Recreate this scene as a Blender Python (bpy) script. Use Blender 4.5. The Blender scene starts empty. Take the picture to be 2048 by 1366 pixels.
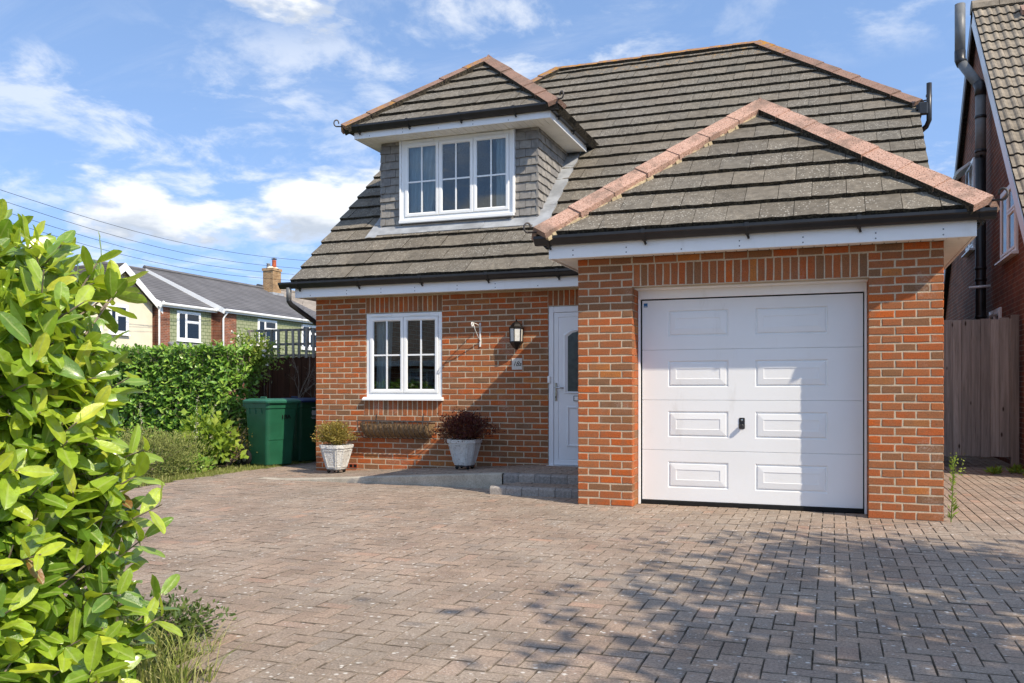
import bpy, bmesh, math, random
from mathutils import Vector, Matrix, noise
random.seed(7)
S = bpy.context.scene
COL = S.collection
R = math.radians
RU = random.uniform

# ------------------------------------------------------------------ camera
CAM = Vector((2.407, -8.474, 1.166)); YAW = R(20.19)
cd = bpy.data.cameras.new('camera'); cam = bpy.data.objects.new('camera', cd); COL.objects.link(cam)
cam.location = CAM; cam.rotation_euler = (R(90), 0, YAW)
cd.sensor_width = 36; cd.lens = 1740/2048*36; cd.shift_y = 95/2048; cd.clip_start = .05; cd.clip_end = 2000
S.camera = cam
FW = Vector((-math.sin(YAW), math.cos(YAW), 0)); RT = Vector((math.cos(YAW), math.sin(YAW), 0))

# ------------------------------------------------------------------ sky, sun, exposure
SUN = Vector((2.05, -1.0, 2.02)).normalized()          # towards the sun
ELEV = math.asin(SUN.z); AZ = math.atan2(SUN.x, SUN.y)
W = bpy.data.worlds.new('World'); S.world = W; W.use_nodes = True
nt = W.node_tree; nt.nodes.clear()
def wn(t, **k):
    n = nt.nodes.new(t)
    for a, b in k.items(): setattr(n, a, b)
    return n
def wl(a, b): nt.links.new(a, b)
out = wn('ShaderNodeOutputWorld'); bg = wn('ShaderNodeBackground'); sky = wn('ShaderNodeTexSky')
sky.sky_type = 'NISHITA'; sky.sun_disc = False; sky.sun_elevation = ELEV; sky.sun_rotation = AZ
sky.air_density = 1.0; sky.dust_density = 0.; sky.ozone_density = 1.3; sky.altitude = 300
bg.inputs[1].default_value = .116; wl(sky.outputs[0], bg.inputs[0])
tc = wn('ShaderNodeTexCoord')
sv = wn('ShaderNodeVectorMath', operation='ADD'); sv.inputs[1].default_value = (0, 0, .32); wl(tc.outputs['Generated'], sv.inputs[0])
sn = wn('ShaderNodeVectorMath', operation='NORMALIZE'); wl(sv.outputs[0], sn.inputs[0]); wl(sn.outputs[0], sky.inputs['Vector'])
sx = wn('ShaderNodeSeparateXYZ'); wl(tc.outputs['Generated'], sx.inputs[0])
def wm(op, a, b=None, c=None):
    n = wn('ShaderNodeMath', operation=op)
    for i, v in enumerate((a, b, c)):
        if v is None: continue
        if isinstance(v, (int, float)): n.inputs[i].default_value = v
        else: wl(v, n.inputs[i])
    return n.outputs[0]
SEED = (2.0, 5.0, 1.0)
def wnoise(vec, scale, detail, rough, off=(0, 0, 0), sc=(1, 1, 1), dist=0.):
    m = wn('ShaderNodeMapping'); m.inputs['Location'].default_value = off; m.inputs['Scale'].default_value = sc; wl(vec, m.inputs[0])
    n = wn('ShaderNodeTexNoise'); n.inputs['Scale'].default_value = scale; n.inputs['Detail'].default_value = detail
    n.inputs['Roughness'].default_value = rough; n.inputs['Distortion'].default_value = dist
    wl(m.outputs[0], n.inputs['Vector']); return n.outputs[0]
def wstep(v, a, b, c=0., d=1.):
    n = wn('ShaderNodeMapRange', interpolation_type='SMOOTHSTEP'); wl(v, n.inputs[0])
    for i, x in enumerate((a, b, c, d)): n.inputs[i+1].default_value = x
    return n.outputs[0]
DIR = tc.outputs['Generated']; SQ = (1., 1., 2.6)
def cum(dz):
    o = (SEED[0], SEED[1], SEED[2]+dz)
    return wm('ADD', wm('MULTIPLY', wnoise(DIR, 2.1, 1.5, .5, o, SQ), .62), wm('MULTIPLY', wnoise(DIR, 6.5, 9, .56, o, SQ), .46))
d0 = cum(0.); d1 = cum(.085)
puff = wstep(d0, .578, .638)
zz = wm('ADD', wm('MAXIMUM', sx.outputs[2], 0.0), .22)
cx = wn('ShaderNodeCombineXYZ'); wl(wm('DIVIDE', sx.outputs[0], zz), cx.inputs[0]); wl(wm('DIVIDE', sx.outputs[1], zz), cx.inputs[1])
high = wm('MULTIPLY', wstep(wnoise(cx.outputs[0], 4.4, 8, .62, (SEED[0], 2., 0), (1, 1, 1), .3), .45, .66), wstep(wnoise(cx.outputs[0], .95, 2, .5, (4., SEED[1], 0)), .42, .58))
wisp = wm('MULTIPLY', wstep(wnoise(cx.outputs[0], 1.3, 7, .66, (9.1, 4.2, 2.), (1, 2.4, 1), .8), .50, .80), .22)
up = wm('MULTIPLY', wm('MAXIMUM', sx.outputs[2], 0.), 30.)
mask = wm('MINIMUM', wm('MULTIPLY', wm('MAXIMUM', wm('MAXIMUM', puff, wm('MULTIPLY', high, .66)), wisp), .95), up)
lit = wstep(wm('SUBTRACT', d0, d1), -.045, .075)
cr = wn('ShaderNodeValToRGB'); wl(wm('MAXIMUM', lit, wm('SUBTRACT', 1., puff)), cr.inputs[0])
cr.color_ramp.elements[0].position = 0.; cr.color_ramp.elements[0].color = (.50, .555, .64, 1)
cr.color_ramp.elements[1].position = 1.; cr.color_ramp.elements[1].color = (.90, .92, .94, 1)
bgc = wn('ShaderNodeBackground'); wl(cr.outputs[0], bgc.inputs[0]); bgc.inputs[1].default_value = .46
mx = wn('ShaderNodeMixShader'); wl(mask, mx.inputs[0]); wl(bg.outputs[0], mx.inputs[1]); wl(bgc.outputs[0], mx.inputs[2]); wl(mx.outputs[0], out.inputs[0])

sl = bpy.data.lights.new('sun', 'SUN'); sl.energy = 2.1; sl.angle = R(.55); sl.color = (1, .885, .72)
so = bpy.data.objects.new('sun', sl); COL.objects.link(so); so.location = (20, -10, 25); so.rotation_euler = SUN.to_track_quat('Z', 'Y').to_euler()
S.view_settings.view_transform = 'Standard'; S.view_settings.look = 'None'; S.view_settings.gamma = 1
S.view_settings.exposure = 1.42; S.view_settings.use_curve_mapping = False

# ------------------------------------------------------------------ materials
MATS = {}
def srgb(r, g, b):
    f = lambda c: (c/255/12.92 if c/255 <= .04045 else ((c/255+.055)/1.055)**2.4)
    return (f(r), f(g), f(b), 1)
class NB:
    def __init__(s, name, rough=.7, spec=.4):
        s.m = bpy.data.materials.new(name); s.m.use_nodes = True; s.t = s.m.node_tree
        s.p = s.t.nodes['Principled BSDF']; s.p.inputs['Roughness'].default_value = rough
        s.p.inputs['Specular IOR Level'].default_value = spec
        MATS[name] = s.m
    def n(s, t, **k):
        n = s.t.nodes.new(t)
        for a, b in k.items(): setattr(n, a, b)
        return n
    def l(s, a, b): s.t.links.new(a, b)
    def pos(s):
        if not hasattr(s, '_pos'): s._pos = s.n('ShaderNodeNewGeometry').outputs['Position']
        return s._pos
    def mapping(s, vec, scale=(1, 1, 1), loc=(0, 0, 0), rot=(0, 0, 0)):
        m = s.n('ShaderNodeMapping'); m.inputs['Scale'].default_value = scale; m.inputs['Location'].default_value = loc; m.inputs['Rotation'].default_value = rot
        s.l(vec, m.inputs[0]); return m.outputs[0]
    def noise(s, scale, detail=4, rough=.55, vec=None, dist=0.):
        n = s.n('ShaderNodeTexNoise'); n.inputs['Scale'].default_value = scale; n.inputs['Detail'].default_value = detail
        n.inputs['Roughness'].default_value = rough; n.inputs['Distortion'].default_value = dist
        s.l(vec if vec is not None else s.pos(), n.inputs['Vector']); return n.outputs[0]
    def voro(s, scale, vec=None, feat='F1'):
        n = s.n('ShaderNodeTexVoronoi', feature=feat); n.inputs['Scale'].default_value = scale
        s.l(vec if vec is not None else s.pos(), n.inputs['Vector']); return n
    def attr(s, name='rnd'):
        return s.n('ShaderNodeAttribute', attribute_name=name).outputs['Fac']
    def ramp(s, fac, stops, interp='LINEAR'):
        r = s.n('ShaderNodeValToRGB'); r.color_ramp.interpolation = interp
        e = r.color_ramp.elements
        while len(e) < len(stops): e.new(.5)
        for x, (p, c) in zip(e, stops):
            x.position = p; x.color = c if len(c) == 4 else (*c, 1)
        s.l(fac, r.inputs[0]); return r.outputs[0]
    def rng(s, fac, a, b, c=0., d=1.):
        n = s.n('ShaderNodeMapRange', interpolation_type='SMOOTHSTEP'); s.l(fac, n.inputs[0])
        for i, v in enumerate((a, b, c, d)): n.inputs[i+1].default_value = v
        return n.outputs[0]
    def math(s, op, a, b=None):
        n = s.n('ShaderNodeMath', operation=op)
        for i, v in enumerate((a, b)):
            if v is None: continue
            if isinstance(v, (int, float)): n.inputs[i].default_value = v
            else: s.l(v, n.inputs[i])
        return n.outputs[0]
    def mix(s, fac, a, b, mode='MIX'):
        n = s.n('ShaderNodeMix', data_type='RGBA', blend_type=mode)
        for i, v in ((0, fac), (6, a), (7, b)):
            if isinstance(v, (int, float)): n.inputs[i].default_value = v
            elif isinstance(v, tuple): n.inputs[i].default_value = v if len(v) == 4 else (*v, 1)
            else: s.l(v, n.inputs[i])
        return n.outputs[2]
    def hsv(s, col, h=None, sat=None, v=None):
        n = s.n('ShaderNodeHueSaturation'); s.l(col, n.inputs['Color'])
        for k, x in (('Hue', h), ('Saturation', sat), ('Value', v)):
            if x is None: continue
            if isinstance(x, (int, float)): n.inputs[k].default_value = x
            else: s.l(x, n.inputs[k])
        return n.outputs[0]
    def base(s, c):
        if isinstance(c, tuple): s.p.inputs['Base Color'].default_value = c if len(c) == 4 else (*c, 1)
        else: s.l(c, s.p.inputs['Base Color'])
        return s
    def rough(s, c): s.l(c, s.p.inputs['Roughness']); return s
    def bump(s, h, strength=.4, dist=.01):
        b = s.n('ShaderNodeBump'); b.inputs['Strength'].default_value = strength; b.inputs['Distance'].default_value = dist
        s.l(h, b.inputs['Height']); s.l(b.outputs[0], s.p.inputs['Normal']); return s
    def translucent(s, col, fac):
        t = s.n('ShaderNodeBsdfTranslucent'); 
        if isinstance(col, tuple): t.inputs[0].default_value = col
        else: s.l(col, t.inputs[0])
        m = s.n('ShaderNodeMixShader'); m.inputs[0].default_value = fac
        s.l(s.p.outputs[0], m.inputs[1]); s.l(t.outputs[0], m.inputs[2])
        s.l(m.outputs[0], s.t.nodes['Material Output'].inputs[0]); return s

def plain(name, col, rough=.6, spec=.4, var=.06, scale=6., bump=0., metal=0.):
    b = NB(name, rough, spec)
    c = b.hsv(b.mix(0., col, col), v=b.rng(b.noise(scale, 5), .3, .7, 1-var, 1+var))
    b.base(c); b.p.inputs['Metallic'].default_value = metal
    if bump: b.bump(b.noise(scale*12, 4), bump, .004)
    return b
BRICKRAMP = [(0., (.52, .125, .032)), (.16, (.42, .112, .037)), (.34, (.38, .120, .046)), (.52, (.315, .120, .053)), (.66, (.41, .138, .052)), (.80, (.27, .122, .058)), (.92, (.205, .112, .060)), (1., (.48, .175, .050))]
b = NB('brick', .85, .25)
c = b.ramp(b.attr(), BRICKRAMP)
c = b.mix(b.rng(b.noise(9, 4, .6), .42, .70, 0, .65), c, (.28, .132, .066))
c = b.mix(b.rng(b.noise(38, 3, .6), .60, .74, 0, .40), c, (.10, .07, .055))
c = b.hsv(c, sat=1.02, v=b.rng(b.noise(90, 4, .6), .25, .75, .76, 1.18))
vz = b.voro(70); c = b.mix(b.rng(vz.outputs['Distance'], .10, .20, .75, 0.), c, (.04, .025, .02))
effl = b.math('MULTIPLY', b.rng(b.noise(2.6, 3), .58, .74), b.rng(b.noise(60, 4, .7), .42, .62)); c = b.mix(b.math('MULTIPLY', effl, .30), c, (.62, .52, .46))
b.base(c); b.bump(b.math('ADD', b.noise(110, 5, .65), b.math('MULTIPLY', b.rng(vz.outputs['Distance'], .08, .25), .6)), .55, .006)
b = NB('mortar', .95, .15)
c = b.mix(b.rng(b.noise(5, 4), .35, .7), (.58, .475, .34, 1), (.47, .385, .275, 1)); b.base(b.hsv(c, v=b.rng(b.noise(160, 3), .3, .7, .8, 1.12))); b.bump(b.noise(220, 3), .5, .004)
def brickwall(name, scale=1., dark=1., axis='Y'):
    b = NB(name, .85, .25)
    v = b.pos()
    rot = (R(90), 0, 0) if axis == 'Y' else (R(90), 0, R(90))
    sep = b.n('ShaderNodeSeparateXYZ'); b.l(v, sep.inputs[0]); cm = b.n('ShaderNodeCombineXYZ')
    b.l(sep.outputs[0 if axis == 'Y' else 1], cm.inputs[0]); b.l(sep.outputs[2], cm.inputs[1])
    t = b.n('ShaderNodeTexBrick'); b.l(cm.outputs[0], t.inputs['Vector'])
    t.inputs['Scale'].default_value = 1; t.inputs['Brick Width'].default_value = .225; t.inputs['Row Height'].default_value = .075; t.inputs['Mortar Size'].default_value = .006
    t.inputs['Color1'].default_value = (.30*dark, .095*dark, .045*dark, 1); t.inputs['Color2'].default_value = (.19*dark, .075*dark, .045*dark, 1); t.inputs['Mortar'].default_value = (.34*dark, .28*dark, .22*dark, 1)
    c = b.hsv(t.outputs[0], v=b.rng(b.noise(3, 4), .3, .7, .75, 1.2)); b.base(c); b.bump(t.outputs['Fac'], -.4, .01); return b
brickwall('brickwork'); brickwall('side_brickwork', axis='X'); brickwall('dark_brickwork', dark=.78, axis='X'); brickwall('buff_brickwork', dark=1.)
for nd in MATS['buff_brickwork'].node_tree.nodes:
    if nd.type == 'TEX_BRICK': nd.inputs['Color1'].default_value = (.40, .24, .11, 1); nd.inputs['Color2'].default_value = (.26, .15, .07, 1); nd.inputs['Mortar'].default_value = (.52, .43, .30, 1)
b = NB('concrete_tile', .9, .2)
r_ = b.attr()
c = b.ramp(r_, [(0., (.142, .124, .098)), (.35, (.166, .145, .114)), (.7, (.190, .165, .129)), (1., (.152, .137, .112))])
c = b.mix(b.rng(b.noise(.55, 3), .40, .66, 0., .6), c, (.158, .146, .124))
c = b.hsv(c, v=b.rng(b.noise(14, 5, .65), .25, .75, .72, 1.22))
vo = b.voro(33); lich = b.math('MULTIPLY', b.rng(vo.outputs['Distance'], .16, .30, 1., 0.), b.rng(b.noise(1.1, 4, .7), .36, .56))
c = b.mix(b.math('MULTIPLY', lich, .70), c, (.56, .53, .46))
vo2 = b.voro(61); l2 = b.math('MULTIPLY', b.rng(vo2.outputs['Distance'], .12, .25, .7, 0.), b.rng(b.noise(2.4, 3, .6), .40, .6)); c = b.mix(l2, c, (.48, .45, .38))
yel = b.math('MULTIPLY', b.rng(b.noise(7, 5, .75), .55, .66), b.attr('yel')); c = b.mix(yel, c, (.48, .24, .03))
b.base(c); b.bump(b.noise(130, 4), .5, .005)
b = NB('tile_edge', .95, .1); b.base(b.mix(b.rng(b.noise(40, 4, .7), .42, .66), (.030, .026, .021, 1), (.105, .088, .060, 1))); b.bump(b.noise(60, 4), .8, .01)  # near-black for moss and for shade on tile edges, painted into the colour
for rn_, rk_ in (('ridge_tile', 1.), ('ridge_tile_old', .56)):
  b = NB(rn_, .92, .2)
  c = b.ramp(b.attr(), [(0., (.42*rk_, .245*rk_, .178*rk_)), (.5, (.50*rk_, .295*rk_, .212*rk_)), (1., (.45*rk_, .265*rk_, .195*rk_))])
  c = b.mix(b.rng(b.noise(85, 3, .7), .47, .60, 0., .7), c, (.68*rk_, .48*rk_, .385*rk_)); vo = b.voro(48); c = b.mix(b.rng(vo.outputs['Distance'], .20, .31, .9, 0.), c, (.10, .055, .04))
  c = b.mix(b.rng(b.noise(3.5, 5, .65), .46, .68, 0., .72), c, (.17, .125, .095)); yel = b.math('MULTIPLY', b.rng(b.noise(11, 5, .75), .47, .58), b.attr('yel')); c = b.mix(yel, c, (.46, .22, .025))
  b.base(c); b.bump(b.noise(150, 4), .7, .006)
plain('bedding_mortar', (.50, .40, .25, 1), .95, .1, .2, 20, .8)
b = NB('slate_hanging', .8, .3); c = b.ramp(b.attr(), [(0., (.20, .19, .18)), (.5, (.245, .232, .212)), (1., (.295, .275, .245))]); b.base(b.hsv(c, v=b.rng(b.noise(18, 4), .3, .7, .85, 1.15))); b.bump(b.noise(90, 3), .3, .003)
plain('lead', (.33, .345, .36, 1), .55, .5, .22, 5, .3)
b = plain('white_plastic', (.87, .88, .87, 1), .32, .45, .02, 2)
b = NB('fascia_white', .35, .45); b.base(b.mix(b.rng(b.noise(7, 5, .7, b.mapping(b.pos(), (1, 1, .35))), .52, .78, 0, .30), (.88, .88, .87, 1), (.66, .63, .56, 1)))
plain('soffit_white', (.84, .82, .77, 1), .5, .3, .05, 3)
plain('black_plastic', (.016, .017, .019, 1), .38, .5, .2, 8)
plain('black_rubber', (.012, .012, .012, 1), .8, .2, .2, 20)
plain('grey_plastic', (.16, .165, .165, 1), .45, .4, .15, 6)
b = NB('garage_door', .42, .4)
c = b.mix(b.rng(b.noise(1.6, 4), .4, .75, 0, .14), (.82, .825, .815, 1), (.66, .64, .59, 1)); c = b.mix(b.rng(b.noise(2.2, 6, .72, b.mapping(b.pos(), (1.6, 1, .5))), .58, .74, 0, .22), c, (.47, .43, .36)); b.base(c)
b.bump(b.math('ADD', b.noise(30, 4, .6, b.mapping(b.pos(), (.6, 1, 9))), b.noise(40, 3, .6, b.mapping(b.pos(), (7, 1, .5)))), .16, .004)
plain('door_white', (.83, .85, .87, 1), .35, .45, .02, 2)
b = NB('glass', 0.0, .5)
tr = b.n('ShaderNodeBsdfTransparent'); tr.inputs[0].default_value = (.80, .84, .84, 1); gl = b.n('ShaderNodeBsdfGlossy'); gl.inputs['Roughness'].default_value = .004
nz = b.n('ShaderNodeBump'); nz.inputs['Strength'].default_value = .035; nz.inputs['Distance'].default_value = .02; b.l(b.noise(2.2, 2), nz.inputs['Height']); b.l(nz.outputs[0], gl.inputs['Normal'])
fr = b.n('ShaderNodeFresnel'); fr.inputs[0].default_value = 1.75; m_ = b.n('ShaderNodeMixShader'); b.l(b.math('MULTIPLY', b.rng(fr.outputs[0], 0., 1.), 1.0), m_.inputs[0])
b.l(fr.outputs[0], m_.inputs[0]); b.l(tr.outputs[0], m_.inputs[1]); b.l(gl.outputs[0], m_.inputs[2]); b.l(m_.outputs[0], b.t.nodes['Material Output'].inputs[0])
plain('obscure_glass', (.035, .05, .05, 1), .12, .6, .3, 12, .6)
plain('frosted_glass', (.62, .62, .58, 1), .25, .5, .1, 30, .5)
plain('curtain', (.72, .78, .82, 1), .9, .1, .06, 6)
plain('net_curtain', (.62, .63, .62, 1), .9, .1, .1, 14)
plain('interior', (.12, .11, .10, 1), .9, .1)
b = NB('paving_block', .92, .2)
c = b.ramp(b.attr(), [(0., (.298, .220, .166)), (.3, (.345, .258, .196)), (.55, (.318, .246, .192)), (.8, (.372, .270, .200)), (.94, (.285, .229, .186)), (1., (.42, .268, .190))])
c = b.mix(b.rng(b.noise(.8, 3), .40, .65, 0., .55), c, (.302, .258, .208))
c = b.hsv(c, v=b.rng(b.noise(75, 6, .85), .28, .72, .50, 1.50)); c = b.hsv(c, v=b.rng(b.noise(1.7, 5, .65), .30, .70, .80, 1.14))
vo = b.voro(19); lich = b.math('MULTIPLY', b.rng(vo.outputs['Distance'], .12, .24, 1., 0.), b.rng(b.noise(3.2, 4, .7), .43, .58)); c = b.mix(b.math('MULTIPLY', lich, .85), c, (.72, .68, .61))
vo2 = b.voro(47); l2 = b.math('MULTIPLY', b.rng(vo2.outputs['Distance'], .10, .22, .85, 0.), b.rng(b.noise(5., 3, .65), .44, .62)); c = b.mix(l2, c, (.66, .62, .55))
b.base(c); b.bump(b.noise(150, 5, .7), .6, .006)
b = NB('joint_sand', .98, .1); b.base(b.mix(b.rng(b.noise(20, 5, .7), .35, .65), (.035, .029, .022, 1), (.12, .10, .075, 1))); b.bump(b.noise(120, 4), .8, .01)
b = NB('block_edge', .95, .1); c = b.mix(b.rng(b.noise(9, 5, .7), .35, .66), (.095, .076, .058, 1), (.31, .252, .196, 1)); b.base(c); b.bump(b.noise(120, 4), .6, .008)
b = NB('kerb_block', .9, .2); c = b.ramp(b.attr(), [(0., (.26, .24, .22)), (1., (.34, .305, .27))]); b.base(b.hsv(c, v=b.rng(b.noise(40, 5, .7), .25, .75, .65, 1.3))); b.bump(b.noise(120, 5), .6, .006)
b = NB('concrete', .93, .2); c = b.mix(b.rng(b.noise(4, 5, .65), .35, .65), (.38, .34, .27, 1), (.50, .45, .365, 1)); b.base(b.hsv(c, v=b.rng(b.noise(70, 4, .7), .25, .75, .75, 1.2))); b.bump(b.noise(90, 5), .6, .008)
b = NB('soil', .98, .1); c = b.mix(b.rng(b.noise(3, 5, .65), .4, .6), (.085, .065, .035, 1), (.090, .105, .032, 1)); b.base(b.hsv(c, v=b.rng(b.noise(45, 4, .7), .25, .75, .6, 1.4))); b.bump(b.noise(50, 5), .9, .03)
plain('asphalt', (.11, .11, .11, 1), .9, .2, .2, 30, .6)
def leafmat(name, stops, rough=.35, tl=.35, tcol=(.30, .42, .03, 1), spec=.5):
    b = NB(name, rough, spec)
    c = b.ramp(b.attr(), stops); c = b.hsv(c, v=b.rng(b.noise(25, 3), .3, .7, .82, 1.18)); b.base(c)
    b.translucent(b.mix(.5, c, tcol), tl); return b
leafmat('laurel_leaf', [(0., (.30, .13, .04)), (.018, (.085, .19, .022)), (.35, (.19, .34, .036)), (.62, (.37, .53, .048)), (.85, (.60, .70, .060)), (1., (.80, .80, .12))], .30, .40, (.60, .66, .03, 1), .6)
for mn_ in ('laurel_leaf',):       # pale midrib and insect-eaten blemishes
    b.m = MATS[mn_]; b = NB.__new__(NB); b.m = MATS[mn_]; b.t = b.m.node_tree; b.p = b.t.nodes['Principled BSDF']; src = b.p.inputs['Base Color'].links[0].from_socket
    b.p.inputs['Coat Weight'].default_value = .8; b.p.inputs['Coat Roughness'].default_value = .20
    c = b.mix(b.rng(b.attr('yel'), .80, .97, 0., .55), src, (.52, .62, .20)); c = b.mix(b.rng(b.noise(70, 4, .7), .66, .72, 0., .75), c, (.13, .075, .03)); b.base(c)
    b.bump(b.math('ADD', b.noise(60, 4, .7), b.math('MULTIPLY', b.attr('yel'), -1.5)), .5, .006)
leafmat('hedge_leaf', [(0., (.13, .28, .045)), (.6, (.27, .47, .07)), (1., (.52, .65, .12))], .30, .30, (.22, .36, .03, 1))
leafmat('lime_leaf', [(0., (.16, .27, .03)), (.6, (.30, .42, .045)), (1., (.44, .52, .07))], .5, .4)
leafmat('sage_leaf', [(0., (.17, .20, .055)), (.6, (.28, .31, .09)), (1., (.40, .42, .14))], .7, .3, (.3, .34, .08, 1), .3)
leafmat('gold_leaf', [(0., (.16, .14, .035)), (.5, (.30, .25, .055)), (.85, (.40, .30, .07)), (1., (.42, .17, .06))], .55, .35, (.4, .3, .05, 1), .35)
leafmat('crimson_leaf', [(0., (.045, .010, .010)), (.6, (.10, .022, .018)), (.85, (.14, .07, .025)), (1., (.16, .13, .03))], .5, .25, (.2, .04, .02, 1), .35)
leafmat('grass_blade', [(0., (.14, .19, .03)), (.5, (.28, .32, .07)), (1., (.50, .46, .20))], .6, .35, (.35, .40, .08, 1), .3)
leafmat('dark_leaf', [(0., (.045, .085, .018)), (.7, (.085, .135, .028)), (1., (.16, .20, .05))], .45, .2)
leafmat('tree_leaf', [(0., (.03, .07, .012)), (1., (.08, .14, .02))], .5, .25)
leafmat('rose_leaf', [(0., (.15, .24, .04)), (.7, (.28, .37, .06)), (1., (.42, .46, .10))], .5, .3)
plain('white_petal', (.75, .73, .65, 1), .7, .2); plain('orange_petal', (.72, .12, .02, 1), .6, .2); plain('pale_flower', (.62, .58, .45, 1), .8, .1)
b = NB('bark', .95, .1); b.base(b.mix(b.noise(14, 5, .7), (.05, .035, .022, 1), (.17, .13, .09, 1))); b.bump(b.noise(40, 5), .9, .02)
plain('twig', (.24, .19, .15, 1), .9, .15, .3, 20)
def woodmat(name, c1, c2, c3):
    b = NB(name, .9, .2); v = b.mapping(b.pos(), (14, 14, .55)); at = b.attr()
    c = b.mix(b.rng(b.noise(1.5, 6, .7, v, .6), .3, .7), c1, c2); c = b.mix(b.rng(b.noise(5, 4, .6, v), .58, .74, 0, .7), c, c3)
    kn = b.voro(1., b.mapping(b.pos(), (7, 7, 2.6))); c = b.mix(b.rng(kn.outputs['Distance'], .05, .13, .9, 0), c, (.02, .013, .008))
    b.base(b.hsv(c, v=b.math('ADD', b.math('MULTIPLY', at, .5), .75))); b.bump(b.noise(4, 5, .6, v), .5, .006); return b
woodmat('weathered_wood', (.22, .205, .182, 1), (.39, .362, .325, 1), (.09, .08, .068, 1))
woodmat('brown_fence', (.055, .022, .013, 1), (.085, .036, .020, 1), (.030, .013, .009, 1))
woodmat('grey_trellis', (.22, .195, .17, 1), (.34, .31, .27, 1), (.12, .10, .085, 1))
plain('bin_green', (.015, .095, .048, 1), .42, .4, .12, 4, .15); plain('bin_dark', (.010, .075, .036, 1), .45, .4, .12, 4); plain('bin_blue_lid', (.015, .035, .095, 1), .42, .4, .1, 4)
plain('bin_lid', (.028, .135, .082, 1), .38, .45, .1, 4)
b = NB('pot_white', .8, .25); c = b.mix(b.rng(b.noise(22, 5, .7), .54, .70, 0, .85), (.74, .73, .69, 1), (.26, .25, .22, 1)); b.base(c); b.bump(b.math('ADD', b.noise(26, 3, .5, None, 1.5), b.noise(90, 4)), .9, .02)
b = NB('coir', .98, .05); b.base(b.mix(b.rng(b.noise(60, 5, .75), .35, .65), (.20, .12, .06, 1), (.46, .31, .17, 1))); b.bump(b.noise(80, 5, .8), 1., .03)
plain('terracotta', (.42, .10, .045, 1), .85, .2, .15, 20)
plain('lantern_metal', (.022, .019, .017, 1), .35, .5, .2, 12, 0, .4)
plain('iron', (.10, .09, .085, 1), .55, .4, .35, 30, .3, .6)
plain('white_metal', (.74, .74, .72, 1), .5, .4, .06, 20)
plain('stone_plate', (.62, .59, .53, 1), .8, .2, .1, 60, .3)
plain('ink', (.008, .008, .008, 1), .6, .2); plain('pale_ink', (.45, .5, .5, 1), .6, .2); plain('sticker_blue', (.02, .13, .32, 1), .4, .4)
plain('chrome', (.55, .56, .57, 1), .25, .5, .05, 5, 0, .9)
plain('cream_render', (.74, .67, .51, 1), .9, .15, .05, 2, .2)
b = NB('green_hanging', .85, .25); t = b.n('ShaderNodeTexBrick'); sp_ = b.n('ShaderNodeSeparateXYZ'); b.l(b.pos(), sp_.inputs[0]); cm_ = b.n('ShaderNodeCombineXYZ'); b.l(sp_.outputs[1], cm_.inputs[0]); b.l(sp_.outputs[2], cm_.inputs[1]); b.l(cm_.outputs[0], t.inputs['Vector'])
t.inputs['Scale'].default_value = 1; t.inputs['Brick Width'].default_value = .3; t.inputs['Row Height'].default_value = .16; t.inputs['Mortar Size'].default_value = .014
t.inputs['Color1'].default_value = (.285, .31, .185, 1); t.inputs['Color2'].default_value = (.33, .355, .215, 1); t.inputs['Mortar'].default_value = (.11, .14, .06, 1); b.base(t.outputs[0])
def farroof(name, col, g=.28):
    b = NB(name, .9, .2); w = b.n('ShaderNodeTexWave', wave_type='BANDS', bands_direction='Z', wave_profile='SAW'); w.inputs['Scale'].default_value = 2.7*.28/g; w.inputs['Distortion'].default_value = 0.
    b.l(b.pos(), w.inputs[0]); c = b.hsv(b.mix(0., col, col), v=b.math('MULTIPLY', b.rng(w.outputs['Fac'], .0, .42, .30, 1.), b.rng(b.noise(1.2, 4), .3, .7, .85, 1.15))); b.base(c); return b  # dark band along each course: shade below the tiles painted into the colour
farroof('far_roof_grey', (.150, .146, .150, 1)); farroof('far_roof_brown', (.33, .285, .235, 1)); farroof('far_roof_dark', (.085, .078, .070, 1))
b = NB('pantile', .9, .2); c = b.ramp(b.attr(), [(0., (.225, .190, .145)), (1., (.30, .255, .195))]); c = b.hsv(c, v=b.rng(b.noise(9, 5, .7), .25, .75, .7, 1.25)); b.base(b.mix(b.rng(b.noise(30, 4, .7), .60, .72, 0, .6), c, (.55, .52, .44))); b.bump(b.noise(90, 4), .5, .006)
plain('grey_slate_far', (.20, .205, .21, 1), .8, .3, .15, 3)
plain('wire_black', (.02, .02, .02, 1), .7, .2)
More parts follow.
